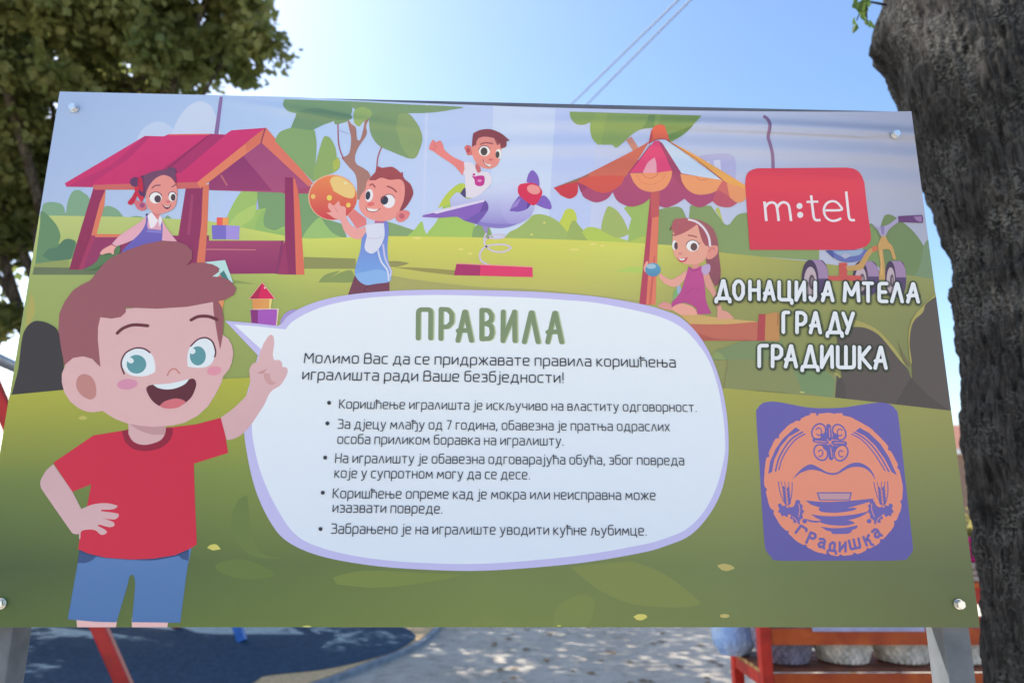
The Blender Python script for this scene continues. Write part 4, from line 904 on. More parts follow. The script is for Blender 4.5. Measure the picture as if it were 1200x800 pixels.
def hill():
    a = Art('printed_hill'); y = a._y()
    crest = [(-40, 467), (14, 462.5), (72, 457), (180, 449), (262, 443.5), (300, 442), (450, 440), (700, 446), (850, 455), (985, 466.5), (1047, 473.5), (1117, 481.5), (1200, 491)]
    cu = [board(*p) for p in crest]
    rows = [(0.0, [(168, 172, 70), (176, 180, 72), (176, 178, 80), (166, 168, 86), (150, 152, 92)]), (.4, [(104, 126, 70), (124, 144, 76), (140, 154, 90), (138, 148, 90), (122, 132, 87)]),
            (.76, [(68, 89, 59), (90, 111, 68), (108, 128, 78), (111, 127, 84), (97, 108, 76)]), (1.0, [(78, 100, 57), (96, 118, 64), (115, 132, 74), (112, 126, 80), (95, 107, 71)])]  # printed gradient; weaker light low on the board is put into these inks too
    NX = 40
    for i in range(NX + 1):
        u_ = -.9997 + 1.9994 * i / NX
        for (p, q) in zip(cu, cu[1:]):
            if p[0] <= u_ <= q[0]: vt = p[1] + (q[1] - p[1]) * (u_ - p[0]) / (q[0] - p[0])
        for t, cs in rows:
            k = i / NX * 4; j = min(3, int(k)); c = tuple(m + (n - m) * (k - j) for m, n in zip(cs[j], cs[j + 1]))
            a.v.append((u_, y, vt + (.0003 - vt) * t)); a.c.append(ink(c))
    for i in range(NX):
        for r in range(3): b = i * 4 + r; a.f.append((b + 1, b + 5, b + 4, b))
    lt = (132, 150, 84)
    a.P('272,600! 280,585 290,580! 300,640 330,655! 300,652 282,640 271,620!', (102, 124, 70)); a.P('255,660 285,655 318,668 316,676 285,678 258,670', (98, 121, 67)); a.P('390,676! 430,668 520,672 545,672! 500,682 440,688 395,684!', (114, 134, 74))
    a.P('668,664! 700,660 740,657! 778,672 815,700 818,708 790,711 740,707 700,690!', (122, 137, 80)); a.P('648,733! 652,712 668,700 685,696 696,703 694,722 688,733!', (118, 135, 78))
    Y = (204, 200, 112)
    a.P('243,641.5! 247,638 254,637.5 259,643! 250,644.5!', Y); a.P('840,662! 848,660 857,662 861,665.5! 852,668.5 845,667!', (178, 170, 110)); a.P('742,722! 748,719 756,719.5 758.5,722.5! 752,726 746,725.5!', Y); a.E(849, 721, 5.6, 2.3, (184, 176, 112)); a.P('92,490! 97,487 103,489! 100,491.5 95,491.5!', (184, 184, 100)); a.E(360, 733.3, 5, 1, (190, 196, 110)); a.E(655, 732.6, 2.5, .8, (190, 196, 110)); a.E(940, 459.5, 3, .8, (190, 196, 120))
    a.done(banner)
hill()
HILL_TOP = LAYER[0]
a = Art('printed_toy_castle')
a.Q('307.5,330.5 323.5,350.6 291.5,350.6', (242, 190, 170)); a.Q('307.5,331.5 322,350.2 292.6,350.2', (216, 42, 96)).Q('307.5,331.5 303,350.2 292.6,350.2', (176, 44, 86)).E(310.5, 337.5, .9, 1.2, (250, 220, 225))
a.Q('296,350.6 319,350.6 317.5,362.5 296.5,362.5', (222, 150, 92), (226, 168, 96), 296, 319, 0).Q('316.2,350.6 319,350.6 317.5,362.5 315.5,362.5', (244, 220, 140))
a.Q('293.2,362.4 327.4,361.4 324.8,382 294.5,378.5', (226, 210, 190)); a.P('293.5,363! 302.5,363! 302.5,380! 294.8,379!', (136, 56, 126)); a.P('302.5,363! 321,362.6 324.8,364.5 323.6,382! 302.5,380!', (166, 92, 192))
a.done(banner)
a = Art('printed_starfish')
a.Q('240,307.4 264,305 268,316 273.4,331 270,331.5 262.5,318 255.5,324.5 248,324.8 258,315', (186, 224, 230)); a.Q('262.5,317 270,331 262,327 258,321', (70, 128, 130)); a.Q('256,324 259,322.5 259.5,325 256.5,326', (222, 110, 110)); a.done(banner); a = Art('printed_block'); a.P('256,352! 263,352! 261,364! 257,362!', (226, 154, 102))
a.done(banner)
a = Art('printed_girl_in_playhouse')
a.P('160,228! 158,221 161,216 168,216! 171,222 169,232 166,238!', (206, 52, 76)); a.P('160.5,221! 155,231 150,237.5 153,240.5 157.5,238 161,230!', (196, 42, 72)); a.E(159, 213.6, 6.4, 5.6, (100, 62, 104)); a.E(201, 201.5, 5.8, 5, (106, 72, 110))
a.P('173,252! 165,260 152,268.5 140,277 131.5,286! 137,289! 157,281 173,268!', (226, 172, 194)); a.P('189,254! 194,265 206,281 210,286! 189,288!', (226, 172, 194))
a.P('176,249! 187,250! 189,256 187,272! 175,272!', (216, 132, 136)); a.P('172,258 180,262 188,260 190,275 175,275', (222, 168, 194))
a.P('172,252! 174,252! 173,264 174,268.5! 189.5,270! 188,256! 190,256! 191,270 189.5,290! 140,300! 147,290 160,278 167,270 171,262!', (116, 106, 194), (104, 96, 186), 262, 298); a.Q('173,269.5 189.8,271 189.8,273.5 172,272', (140, 132, 212)); a.E(172.6, 252, 1.6, 1.5, (70, 66, 120))
a.P('173,253! 178,249! 185.5,258.5! 181,266 176.5,267 174.5,259!', (236, 232, 246)); a.P('185.5,258.5! 188,252! 190.5,258 187.5,266.5!', (230, 226, 244))
a.P('117.3,297.5! 121,292.5 131,287! 137,289.5! 134.5,293 133.5,299.5 131.5,300! 131,297 126,297 120,299!', (234, 172, 170)); a.P('136,290! 140.5,288 141,295 136,301 128,305 118,312 108,316 100,316! 112,308 119,300 128,299 134,298!', (92, 128, 90))
a.P('172,226 177,214 189,205 200,208 207.5,220 207.5,235 204.5,243.5 197,248.3 186,251 177,247 172,240', (228, 150, 146))
a.P('157.5,238! 160,235.2 166,236.5 170.5,238! 172.5,245! 167,247.3 161,245!', (212, 116, 128)); a.E(167, 241, 3, 3, (160, 80, 130))
a.P('168,206.5! 178,202 193,199.6 204.5,202 207.5,216! 203,210 196,206.3 190,205.8 182,210 176,217 172,225 169.5,233! 166.5,222 166,212!', (116, 74, 108)); a.P('164,208! 168,206 169,214 170,222 169.5,231! 163.5,228 162,216!', (96, 56, 100)); a.P('162,209.5! 166,208 168,216 168,226! 162,222!', (192, 44, 74))
a.E(182.8, 232.2, 7.2, 6.6, (240, 238, 244)); a.E(185.2, 233.5, 3.9, 4.3, (84, 68, 80)); a.E(202.3, 230.8, 4.6, 5.6, (240, 238, 244)); a.E(203.3, 231.8, 2.8, 4, (84, 68, 80)); a.arc(182.8, 232.2, 7.4, 6.8, 190, 340, 1.1, (90, 50, 76)); a.arc(202.3, 230.8, 4.8, 5.8, 190, 340, 1, (90, 50, 76))
a.L('178.5,221 182,218 188,217.5', 1.6, (130, 76, 96)); a.L('202,219.5 206,216.8', 1.5, (130, 76, 96)); a.E(197.5, 236.8, 2.6, 1.3, (206, 112, 116)); a.P('190,239.6! 195.5,242 201,240! 199.5,243.5 196,245.5 192.5,243.5!', (122, 44, 72)); a.P('191.5,240.3! 196,242.2 200,240.8! 198,242.8 194.5,243!', (246, 240, 244))
a.done(banner)
# --- speech bubble
a = Art('printed_speech_bubble')
a.P('328,378! 332,370 337,365.5 343,363 350,363.5 356,366! 340,384!', (166, 152, 216))
BUB = '264,376! 294,378.4! 326,382! 331,378.5 336,372 342,367.5! 355,360 377,352 406,346 440,342.3 485,340 540,339.8 600,341 647,343.2 700,347.8 753,356.8 780,364.5 797,372 815,388.5 831,413 843.5,446 850.5,479 853.3,510 852.4,541 844.5,577 828.5,606 808,627 782,638.5 750,647.5 673,660 570,668 492,666.6 430,661.3 374,650.5 337,634 317,611 299.5,573 289,527 285.5,490 288,468 296,440 302.5,416.5!'
a.P(BUB, (196, 194, 246), (182, 186, 240), 340, 660)
a.P('274.5,380.3! 300,382.3! 334.5,386! 343,377 360,367 385,357.6 422,350.3 460,347.2 510,345.8 560,346.8 620,349 660,351.6 700,355.2 753,365.8 780,374 801,385.5 817,402 831,423.5 841.5,455 847.5,490 849.5,515 848.5,535 840.5,567 826,597 805,619 780,630 751,638 673,651 570,659.8 492,658.8 430,653.2 379,642 348,627 327,599 309,562 299,527 295.5,498 299,466 304,436 306,409!', (231, 242, 255), (207, 224, 250), 345, 660)  # weaker light low on the board is put into the darker bottom ink
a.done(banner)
# --- the pointing boy in the red shirt
SKIN, OUT = (211, 175, 184), (120, 110, 90)
a = Art('printed_pointing_boy')
def shade(txt, d=.9): pass
a.Q('90,724 138,724 136.5,734.2 91,734.2', (222, 184, 192)).Q('155,724 198,724 196.5,734.2 155,734.2', (222, 184, 192))
a.P('94.5,643! 150,650 225,640! 222,656 219.5,668 211.5,729! 155,728.4! 158.6,690 158.5,679 156.8,673.8 154.5,673 151.5,677 149.5,686 137,728.4! 112,727.8 80,724.8!', (84, 124, 186), (74, 116, 178), 650, 728)
a.P('93.5,644! 150,652 222,641! 221.5,656! 217,654.5 211,650.5! 180,656 150,657 112,651.5! 108,656 101,658.8 91.5,659!', (46, 68, 116)); a.P('112,651.3! 130,654 180,656 211,650.3! 213,655! 180,662 120,660!', (84, 124, 186))
a.P('94,647! 113,652! 109,655.5 101,658.3 92,658.5!', (54, 82, 136)); a.P('222,645! 210,650.5! 214,654.5 221.4,656.5!', (54, 82, 136))
a.P('259,489! 268,483 276,476.5 288,464.5 292,457 293.3,448 293,439! 292.6,433 296,426.5 301.5,424! 304.5,415 308.5,404 312,398 315,393.7 318.3,392.3 321,395.5 321.6,402 320.6,410 320,416! 321.3,421 323,422.3! 327,421.8 330.5,424.5 331,430! 335,430.3 337.4,433.5 336,440 332,447 328,452 320,457 315,463 310,474 303,485 297,494 291,502 285,507.8 280.5,511 273,514.3 266,515.5!', (217, 181, 190), (206, 170, 182), 400, 512)
a.P('301.5,437! 308,434 313.5,431.8! 309,437 304,438!', (196, 150, 156)); a.P('309,436.5! 316.5,438! 317,442.5 320,446.5 324,448.2! 319,451 313.5,449 310,443.5!', (202, 158, 164))
a.P('110,510! 143,504.6! 152,503! 193,501! 203,500.3! 230,497 259,489.4! 264,508! 267.7,530.5! 227.6,543! 229,590 231,637.5! 224,642 205,650 180,654 155,655 125,653 104,648 92,643! 94,630 98,612 102.5,592.5 107.5,567! 85.5,576! 63,542!', (178, 34, 62), (198, 42, 74), 60, 270, 0)
a.P('143,505! 150,503! 152,502! 196,501! 203,501.5! 202.5,509 198,517.5 187,525.3 170,528.3 156,525.5 147,517.5!', (142, 32, 62))
a.P('150.8,494! 194.5,494! 194,507 188.5,515.5 177,520 166,520.8 156,516.5 151,508!', (209, 173, 183)); a.P('152,496! 194.3,496! 193.6,509! 180,509 166,505 157,500!', (188, 148, 158))
a.P('63,543.5! 54.5,551.5 48.5,562 48.2,569 53,578 85,624! 89,625.5 93,625! 93.3,631.3! 94.7,630 96,622 105,620 112.5,621 118,625.6 122,626 125.6,623.8 124,620.5 115,615.6! 117,614.3 124,616.2 130,617.2 134.6,615.3 133.8,611.8 131,610.3 120,606.2! 126,607.6 134,608.2 138,606.5 139.8,603 136,600.8 119,598.6! 120,597 127,596.8 134,596 138,593.3 136.5,591.6 127.5,589.5 118,589.4 107.5,591.2 95.7,596! 85.7,576.3!', (200, 168, 182), (206, 174, 186), 545, 630)
a.P('77,428! 79,422 86,419 98,417.6 108,420 118,430! 115,420! 114,385! 117,365! 250,352! 257,378! 262,393! 268,397 272.3,405 273.8,414 272.3,424 269,432.5 262,441! 260,448 253,462 244,476 232,487 217,495 203,498.5 180,500 163,498.5 148,495.5 135,490.5 120.5,481.3! 110,483 102,482.2 93,478.5 83,470.5 76,460 73,448 73,438!', (207, 170, 182), (216, 178, 186), 76, 272, 0)
a.P('89.8,452 91,443.5 95,439.3 100,438.3 107,441 111.5,447.5 113.5,457 112,465 106,468 98,464.5 92.5,459', (188, 134, 134))
a.P('76,428! 72,407 69,387 70,368 76,354 86,340.5 96,333.8 106,329! 112,322 119,312.5 128,304 137,299 152,292.5 170,286.3 190,282.2 208,283.3 219,287.3 226,295 225.3,304 219,311.3! 226,308.3 237,308 249,309.8 256,313.3 257.2,318.5 249,324.3! 259,324.6 270,329 277.3,338 274.5,345.5 264.5,351! 256,353.3! 260.5,360 262.4,374 261.3,394 258.4,410! 255,393 250.5,365! 250,354! 220,359.6 184,362 148,360.3! 148,366 142,371.6 131,373.5 118,371.8! 115.4,384 115.2,398 118.2,430! 110,421 98,417.4 86,419.5!', (122, 70, 86), (150, 92, 104), 70, 235, 0)
a.P('143,428 145,418.5 152,410.3 162,407.5 172,410 179.5,417.5 182.3,428 182,436! 172,440.3 160,440.8 150,437.5', (220, 233, 248)); a.L('146,438 142.8,429 143.3,421.5 148.5,413 159,408 169,408.6 176,413', 2, (96, 50, 66)); a.E(160.4, 426.8, 11.5, 11, (94, 152, 166)); a.E(153.4, 422.4, 3.9, 3.2, (220, 233, 246), 30)
a.P('220.3,429.5! 220.2,416 224,405.3 232,398.3 241,396.4 248.5,401 252.4,412 250,423 243.5,429.3 232,431', (220, 233, 248)); a.L('224,405.5 232,398 241.5,395.8 249.3,400.6 253,411.5 252,418', 2, (96, 50, 66)); a.E(232.2, 417, 9.4, 11.2, (94, 152, 166)); a.E(226, 411.6, 3.4, 3.4, (220, 233, 246), 30)
a.L('138,390.4 145,384.6 157,380.8 173.5,381.8', 4.2, (106, 50, 60)); a.L('224.4,375 233,371 245,371 254.5,374.6', 4.2, (106, 50, 60))
a.L('196.6,439.6 200,434 205.5,432.2 210.8,437.4', 1.9, (194, 132, 128)); a.E(149.6, 450.2, 12, 6.2, (208, 144, 178), -4); a.E(251.5, 434.5, 8.6, 5.4, (220, 150, 174), -6)
a.P('172,457 174,452.3 180,450.6! 194,453 222,444.6! 226,443.4 229.6,446 230,453 224.5,465.5 213,475 200,478.6 188,476 178,468.5', (94, 42, 56)); a.P('179.5,450.4! 200,449 222,444! 217,450 206,455 194,456.2 185,454.3!', (217, 232, 246)); a.P('187,475.8! 193,470.5 204,467 213,467.8 218.5,471! 210,477 200,478.8 192,478!', (206, 112, 126))
a.done(banner)

# --- hand lettered capitals (unit boxes: strokes as points, 'o' = closed)
def fillet(pts, r, closed=False, k=5):
    if r <= 0: return pts
    out = []; n = len(pts)
    for i in range(n):
        if not closed and i in (0, n - 1): out.append(Vector(pts[i])); continue
        p, a, b = Vector(pts[i]), Vector(pts[i - 1]), Vector(pts[(i + 1) % n])
        la, lb = (a - p).length, (b - p).length; da, db = (a - p) / max(la, 1e-9), (b - p) / max(lb, 1e-9)
        ang = da.angle(db) if la > 1e-9 and lb > 1e-9 else math.pi
        d = min(r / max(math.tan(ang / 2), .05), la * .48, lb * .48)
        A, B = p + da * d, p + db * d
        for j in range(k + 1):
            t = j / k; out.append(A * (1 - t) ** 2 + p * 2 * t * (1 - t) + B * t * t)
    return out
HAND = {
 'П': [[(0, 0), (.02, 1), (1, 1), (.98, 0)]], 'Р': [[(0, 0), (.02, 1)], [(.02, 1), (.66, .99), (1, .84), (1, .56), (.64, .40), (.08, .40)]], 'А': [[(0, 0), (.50, 1)], [(.56, 1), (1, 0)], [(.02, .34), (.86, .36)]],
 'В': [[(0, 0), (0, 1)], [(0, 1), (.62, .99), (.94, .82), (.9, .64), (.5, .53), (.1, .53)], [(.4, .53), (.9, .46), (1, .22), (.82, .02), (0, 0)]], 'И': [[(.04, 1), (.02, 0)], [(.02, .02), (.94, .96)], [(.96, 1), (1, 0)]], 'Л': [[(0, 0), (.5, 1)], [(.56, 1), (1, 0)]],
 'Д': [[(0, -.17), (.02, .02), (.98, .02), (1, -.17)], [(.16, .02), (.5, 1)], [(.56, 1), (.84, .02)]], 'О': ['o', (0, .3), (0, .75), (.3, 1), (.7, 1), (1, .75), (1, .3), (.7, 0), (.3, 0)], 'Н': [[(0, 0), (0, 1)], [(1, 0), (1, 1)], [(0, .52), (1, .52)]],
 'Ц': [[(0, 1), (0, 0), (1, 0), (1, -.19)], [(.8, 1), (.8, 0)]], 'Ј': [[(.5, 1), (1, 1)], [(.95, 1), (.95, .2), (.6, 0), (.2, 0), (0, .16)]], 'М': [[(0, 0), (.08, 1)], [(.08, 1), (.48, .34)], [(.52, .34), (.92, 1)], [(.92, 1), (1, 0)]], 'Т': [[(0, 1), (1, 1)], [(.5, 1), (.52, 0)]],
 'Е': [[(1, 1), (.02, 1), (.02, 0), (1, 0)], [(.02, .52), (.85, .52)]], 'Г': [[(0, 0), (0, 1), (1, 1)]], 'У': [[(0, 1), (.5, .34)], [(1, 1), (.36, 0)]], 'Ш': [[(0, 1), (0, 0), (1, 0), (1, 1)], [(.5, 1), (.5, 0)]], 'К': [[(0, 0), (0, 1)], [(.92, 1), (.1, .48)], [(.16, .52), (1, 0)]],
}
HAND['Ј'] = [[(.95, 1), (.95, .2), (.6, 0), (.2, 0), (0, .16)]]
def hand(a, ch, x0, x1, yt, yb, w_, col, r=.18, dx=0):
    h = w_ / 2
    def mp(p): return board(x0 + h + dx + p[0] * (x1 - x0 - w_), yb - h - p[1] * (yb - yt - w_))
    gl = HAND[ch]; W_, H_ = (x1 - x0 - w_), (yb - yt - w_)
    strokes = [gl[1:]] if gl[0] == 'o' else gl
    for st in strokes:
        px = [Vector((p[0] * W_, p[1] * H_)) for p in st]
        px = fillet(px, w_ * .75, gl[0] == 'o')
        a.ribbon([board(x0 + h + dx + p.x, yb - h - p.y) for p in px], w_ / 590 * 1.04, col, gl[0] == 'o')
def white_caps(name, items, w_):
    for lw, nm in ((w_ + 6.5, 'a'), (w_ + 4.2, 'b'), (w_ + 2.2, 'c')):
        s = Art('printed_soft_outline', 'inkshadow')
        for it in items: hand(s, *it, w_, (0, 0, 0)) if False else hand(s, it[0], it[1] - (lw - w_) / 2 + .6, it[2] + (lw - w_) / 2 + .6, it[3] - (lw - w_) / 2 + .6, it[4] + (lw - w_) / 2 + .6, lw, (70, 80, 55))
        s.done(banner)
    s = Art(name)
    for it in items: hand(s, *it, w_, (226, 234, 248))
    s.done(banner)
LN = lambda txt, xs, y0, y1, x0, x1, dy: [(c, a_, b_, y0 + (a_ - x0) * dy, y1 + (a_ - x0) * dy) for c, (a_, b_) in zip(txt, xs)]
title = Art('printed_heading')
tx = [(487, 508.6), (513.6, 533), (533.5, 556), (561.5, 580.5), (586, 607), (611.2, 634), (638.6, 661.6)]
for c, (x0, x1), yt, yb in zip('ПРАВИЛА', tx, (360, 359.6, 362.6, 360.6, 362.6, 363.6, 364), (399.2, 399.8, 402, 400.2, 402.4, 403.6, 403.8)):
    hand(title, c, x0 + 1.6, x1 + 1.2, yt + .3, yb + .3, 5.6, (196, 210, 190)); hand(title, c, x0 + .9, x1 + .2, yt, yb, 5.8, (164, 182, 146))
    hand(title, c, x0, x1 - .9, yt, yb, 5.8, (128, 148, 116))
title.done(banner)
white_caps('printed_dedication', LN('ДОНАЦИЈА', [(836.5, 857), (857.4, 872.6), (876, 891), (893, 908.6), (910.2, 929.5), (930, 944.4), (946.5, 957.3), (961, 977.4)], 327.2, 352.6, 836, 1076, .0165) + LN('МТЕЛА', [(986.5, 1007.8), (1009, 1023.6), (1027, 1040.6), (1042, 1058.6), (1060.6, 1077.4)], 329.6, 355, 986, 1076, .0165)
           + LN('ГРАДУ', [(915, 925.6), (931, 945.6), (946.8, 962.8), (966.4, 988.4), (985, 1001.2)], 364, 391.6, 915, 1001, .016) + LN('ГРАДИШКА', [(886.8, 900.6), (902.4, 917.4), (917.6, 934.6), (937, 960), (959.6, 976.8), (978.6, 1002.4), (1004.2, 1021.4), (1022.4, 1039.6)], 402.8, 431.4, 887, 1040, .0165), 4.6)

# --- monoline text of the rules (x height 1)
def box(w_): return [(0, 0), (0, 1), (w_, 1), (w_, 0)]
GL = {
 'а': (.66, [([(.06, 1), (.66, 1), (.66, 0)], .26), ([(.66, .56), (0, .56), (0, 0), (.66, 0)], .2)]), 'б': (.68, [([(.64, 1.42), (0, 1.36), (0, 0), (.68, 0), (.68, .92), (.02, .92)], .26)]),
 'в': (.66, [([(0, 0), (0, 1), (.62, 1), (.62, .53), (.04, .53)], .2), ([(.5, .53), (.66, .53), (.66, 0), (0, 0)], .2)]), 'г': (.46, [([(0, 0), (0, 1), (.46, 1)], .03)]),
 'д': (.86, [([(0, -.26), (0, 0), (.86, 0), (.86, -.26)], .0), ([(.13, 0), (.3, 1), (.72, 1), (.72, 0)], .1)]), 'е': (.68, [([(.02, .5), (.68, .5), (.68, 1), (0, 1), (0, 0), (.64, 0)], .26)]),
 'ж': (1.0, [([(0, 1), (.36, .5), (0, 0)], .04), ([(1, 1), (.64, .5), (1, 0)], .04), ([(.5, 0), (.5, 1)], 0), ([(.36, .5), (.64, .5)], 0)]), 'з': (.6, [([(.02, 1), (.57, 1), (.57, .52), (.16, .52)], .2), ([(.45, .52), (.6, .52), (.6, 0), (0, 0)], .2)]),
 'и': (.68, [([(0, 1), (0, 0.02), (.68, .98), (.68, 0)], .04)]), 'ј': (.2, [([(.2, 1), (.2, -.36), (-.08, -.36)], .2), ([(.2, 1.34), (.2, 1.36)], 0)]), 'к': (.6, [([(0, 0), (0, 1)], 0), ([(.56, 1), (.12, .5), (.6, 0)], .04), ([(0, .5), (.12, .5)], 0)]),
 'л': (.7, [([(0, 0), (.3, 1), (.42, 1), (.7, 0)], .1)]), 'м': (.9, [([(0, 0), (.08, 1), (.45, .25), (.82, 1), (.9, 0)], .04)]), 'н': (.66, [([(0, 0), (0, 1)], 0), ([(.66, 0), (.66, 1)], 0), ([(0, .53), (.66, .53)], 0)]),
 'о': (.7, [('o', [(0, 0), (0, 1), (.7, 1), (.7, 0)], .27)]), 'п': (.68, [([(0, 0), (0, 1), (.68, 1), (.68, 0)], .1)]), 'р': (.7, [([(0, -.42), (0, 1), (.7, 1), (.7, 0), (0, 0)], .26)]), 'с': (.6, [([(.6, 1), (0, 1), (0, 0), (.6, 0)], .28)]),
 'т': (.68, [([(0, 1), (.68, 1)], 0), ([(.34, 1), (.34, 0)], 0)]), 'у': (.68, [([(0, 1), (.34, .02)], 0), ([(.68, 1), (.26, -.3), (.0, -.4)], .15)]), 'х': (.62, [([(0, 1), (.62, 0)], 0), ([(.62, 1), (0, 0)], 0)]),
 'ц': (.8, [([(0, 1), (0, 0), (.8, 0), (.8, -.28)], .08), ([(.66, 1), (.66, 0)], 0)]), 'ч': (.64, [([(0, 1), (0, .42), (.64, .42)], .2), ([(.64, 1), (.64, 0)], 0)]), 'ш': (1.0, [([(0, 1), (0, 0), (1, 0), (1, 1)], .1), ([(.5, 1), (.5, 0)], 0)]),
 'ћ': (.68, [([(0, 0), (0, 1.42)], 0), ([(-.16, 1.2), (.4, 1.2)], 0), ([(0, .9), (.68, .95), (.68, 0)], .26)]), 'ђ': (.68, [([(0, 0), (0, 1.42)], 0), ([(-.16, 1.2), (.4, 1.2)], 0), ([(0, .9), (.68, .95), (.68, -.34), (.42, -.38)], .26)]),
 'љ': (1.16, [([(0, 0), (.1, .02), (.2, 1), (.62, 1), (.62, 0), (1.16, 0), (1.16, .56), (.62, .56)], .18)]), 'њ': (1.16, [([(0, 0), (0, 1)], 0), ([(0, .56), (.6, .56)], 0), ([(.6, 1), (.6, 0), (1.16, 0), (1.16, .56), (.6, .56)], .18)]),
 'М': (1.02, [([(0, 0), (.06, 1.36), (.51, .5), (.96, 1.36), (1.02, 0)], .05)]), 'В': (.78, [([(0, 0), (0, 1.36), (.72, 1.36), (.72, .72), (.04, .72)], .26), ([(.55, .72), (.78, .72), (.78, 0), (0, 0)], .26)]), 'К': (.74, [([(0, 0), (0, 1.36)], 0), ([(.7, 1.36), (.16, .7), (.74, 0)], .05), ([(0, .7), (.16, .7)], 0)]),
 'З': (.7, [([(0, 1.36), (.66, 1.36), (.66, .72), (.2, .72)], .24), ([(.5, .72), (.7, .72), (.7, 0), (0, 0)], .24)]), 'Н': (.78, [([(0, 0), (0, 1.36)], 0), ([(.78, 0), (.78, 1.36)], 0), ([(0, .7), (.78, .7)], 0)]), '7': (.62, [([(0, 1.34), (.62, 1.34), (.2, 0)], .06)]),
 '.': (.06, [([(.03, 0), (.03, .04)], 0)]), ',': (.1, [([(.08, .06), (.0, -.22)], 0)]), '!': (.08, [([(.04, 1.36), (.04, .36)], 0), ([(.04, 0), (.04, .04)], 0)]),
}
def rule_line(txt, x0, y0, x1, y1, xh, wt, bullet=None):
    s = Art('printed_text'); A, B = Vector(board(x0, y0)), Vector(board(x1, y1)); d = B - A; Lw = d.length; d.normalize(); n = Vector((-d.y, d.x))
    # advance in x-height units, then fit the measured length
    sp, wd = .32, .74; adv = 0; pos = []
    for i, ch in enumerate(txt):
        if ch == ' ': adv += wd - sp; continue
        pos.append((ch, adv)); adv += GL[ch][0] + sp
    adv -= sp; X = xh / 590; sx = Lw / (adv * X); w_ = wt / 590; yl = s._y()
    for ch, p in pos:
        for j, st in enumerate(GL[ch][1]):
            closed = st[0] == 'o'; pts, r = (st[1], st[2]) if closed else st
            q = fillet([Vector(k) for k in pts], r, closed)
            s.ribbon([A + d * ((p + k.x) * X * sx) + n * (k.y * X) for k in q], w_, (58, 62, 76), closed, y=yl - j * STEP * .25)
    if bullet: s.E(*bullet, 2.3, 2.3, (52, 56, 68))
    s.done(banner)
rule_line('Молимо Вас да се придржавате правила коришћења', 357, 425, 791, 430.2, 9.2, 1.45)
rule_line('игралишта ради Ваше безбједности!', 355, 444.6, 660, 448.4, 9.2, 1.45)
rule_line('Коришћење игралишта је искључиво на властиту одговорност.', 398, 478.3, 815.5, 482.2, 7.9, 1.18, (386, 472))
rule_line('За дјецу млађу од 7 година, обавезна је пратња одраслих', 396.4, 501.8, 784, 504.8, 7.9, 1.18, (384, 496))
rule_line('особа приликом боравка на игралишту.', 396, 519.4, 660, 521.6, 7.9, 1.18)
rule_line('На игралишту је обавезна одговарајућа обућа, због повреда', 393.4, 541.8, 801, 544.4, 7.9, 1.18, (381.4, 536))
rule_line('које у супротном могу да се десе.', 392.6, 559.2, 620.5, 561, 7.9, 1.18)
rule_line('Коришћење опреме кад је мокра или неисправна може', 390.6, 583, 767.5, 585.2, 7.9, 1.18, (378.6, 577))
rule_line('изазвати повреде.', 390.4, 599.6, 518, 601, 7.9, 1.18)
rule_line('Забрањено је на игралиште уводити кућне љубимце.', 388.6, 624.4, 757, 626.6, 7.9, 1.18, (376, 619.4))

# --- red sponsor tag
LAYER[0] = HILL_TOP + 2
a = Art('printed_red_tag'); WH = (228, 226, 238)
a.P('873,216! 874.5,206 879,200.5 887,197.6! 992,196.8! 1001,198.5 1008,204 1012.5,214! 1016,245 1020,274! 1019.5,283 1013,289.5 1000,293! 878.5,293!', (220, 72, 92), (213, 68, 90), 197, 293)
a.done(banner); a = Art('printed_tag_lettering')
a.ribbon([board(*p) for p in ((895.6, 236.5), (897.8, 259.3))], 3.6 / 590, WH, cap=False)
a.ribbon([Vector(board(*p)) for p in cr_open([(896.2, 244), (899, 239.6), (903.5, 237.6), (907.5, 238.6), (909.8, 242), (911.2, 250), (912.2, 259.3)], 6)], 3.5 / 590, WH, cap=False)
a.ribbon([Vector(board(*p)) for p in cr_open([(910.4, 244), (913.2, 239.6), (917.5, 237.4), (921.8, 238.6), (924.2, 242), (925.6, 250), (926.7, 259.3)], 6)], 3.5 / 590, WH, cap=False)
a.E(936.6, 241.7, 3.5, 3.5, WH).E(937.4, 252.1, 3.5, 3.5, WH)
a.L('950.2,229.3 952.6,250 953.6,255.5 956,258.3 961.2,258', 3.5, WH, cap=False); a.L('944.8,237 958.6,236.6', 3, WH, cap=False)
a.L('966.4,246.8 985.2,246.3 983.6,240.8 979.2,236.9 973.6,236.3 968.3,239 965.4,244.5 965.8,250.8 968.8,256 974.5,259 980.5,258.4 985.4,256', 3.2, WH, cap=False)
a.L('991.2,224.8 993.6,247 994.6,254.5 996.6,258 1001.4,258.2', 3.5, WH, cap=False)
a.done(banner)
# --- town emblem
VI, OR = (106, 100, 178), (226, 148, 128)
a = Art('printed_emblem')
a.P('886,488 887.5,478.5 893,472.6 900,470.8 908,470.6 922,472.8 938,476 952,477.8 968,478.2 988,477.4 1010,474 1027,471.8 1036,472 1043.5,474.4 1048.6,479 1052,487 1057,530 1063,585 1069,637 1068.6,645 1064,652 1053,656 985,656.3 913,656.3 904,652.5 898.5,646 896,638 893,600 890,550', VI, (96, 92, 168), 470, 656)
def ec(r, t, k=1.035): x, y = r * math.cos(R(t)), r * k * math.sin(R(t)); return (976.3 + x + .1 * y, 567.4 + y)
rr = random.Random(3); ring = []
nick = {14, 33, 52, 66, 78, 90, 101, 121, 139, 158, 176, 205, 223, 246, 262, 330, 346}
for t in range(0, 360, 2):
    ring.append(ec(80.5 + (-2.2 if (t in nick or t + 1 in nick) else 0) + (.5 if (t // 6) % 3 == 0 else 0), t))
a.poly(ring, OR, (222, 142, 122), 480, 655)
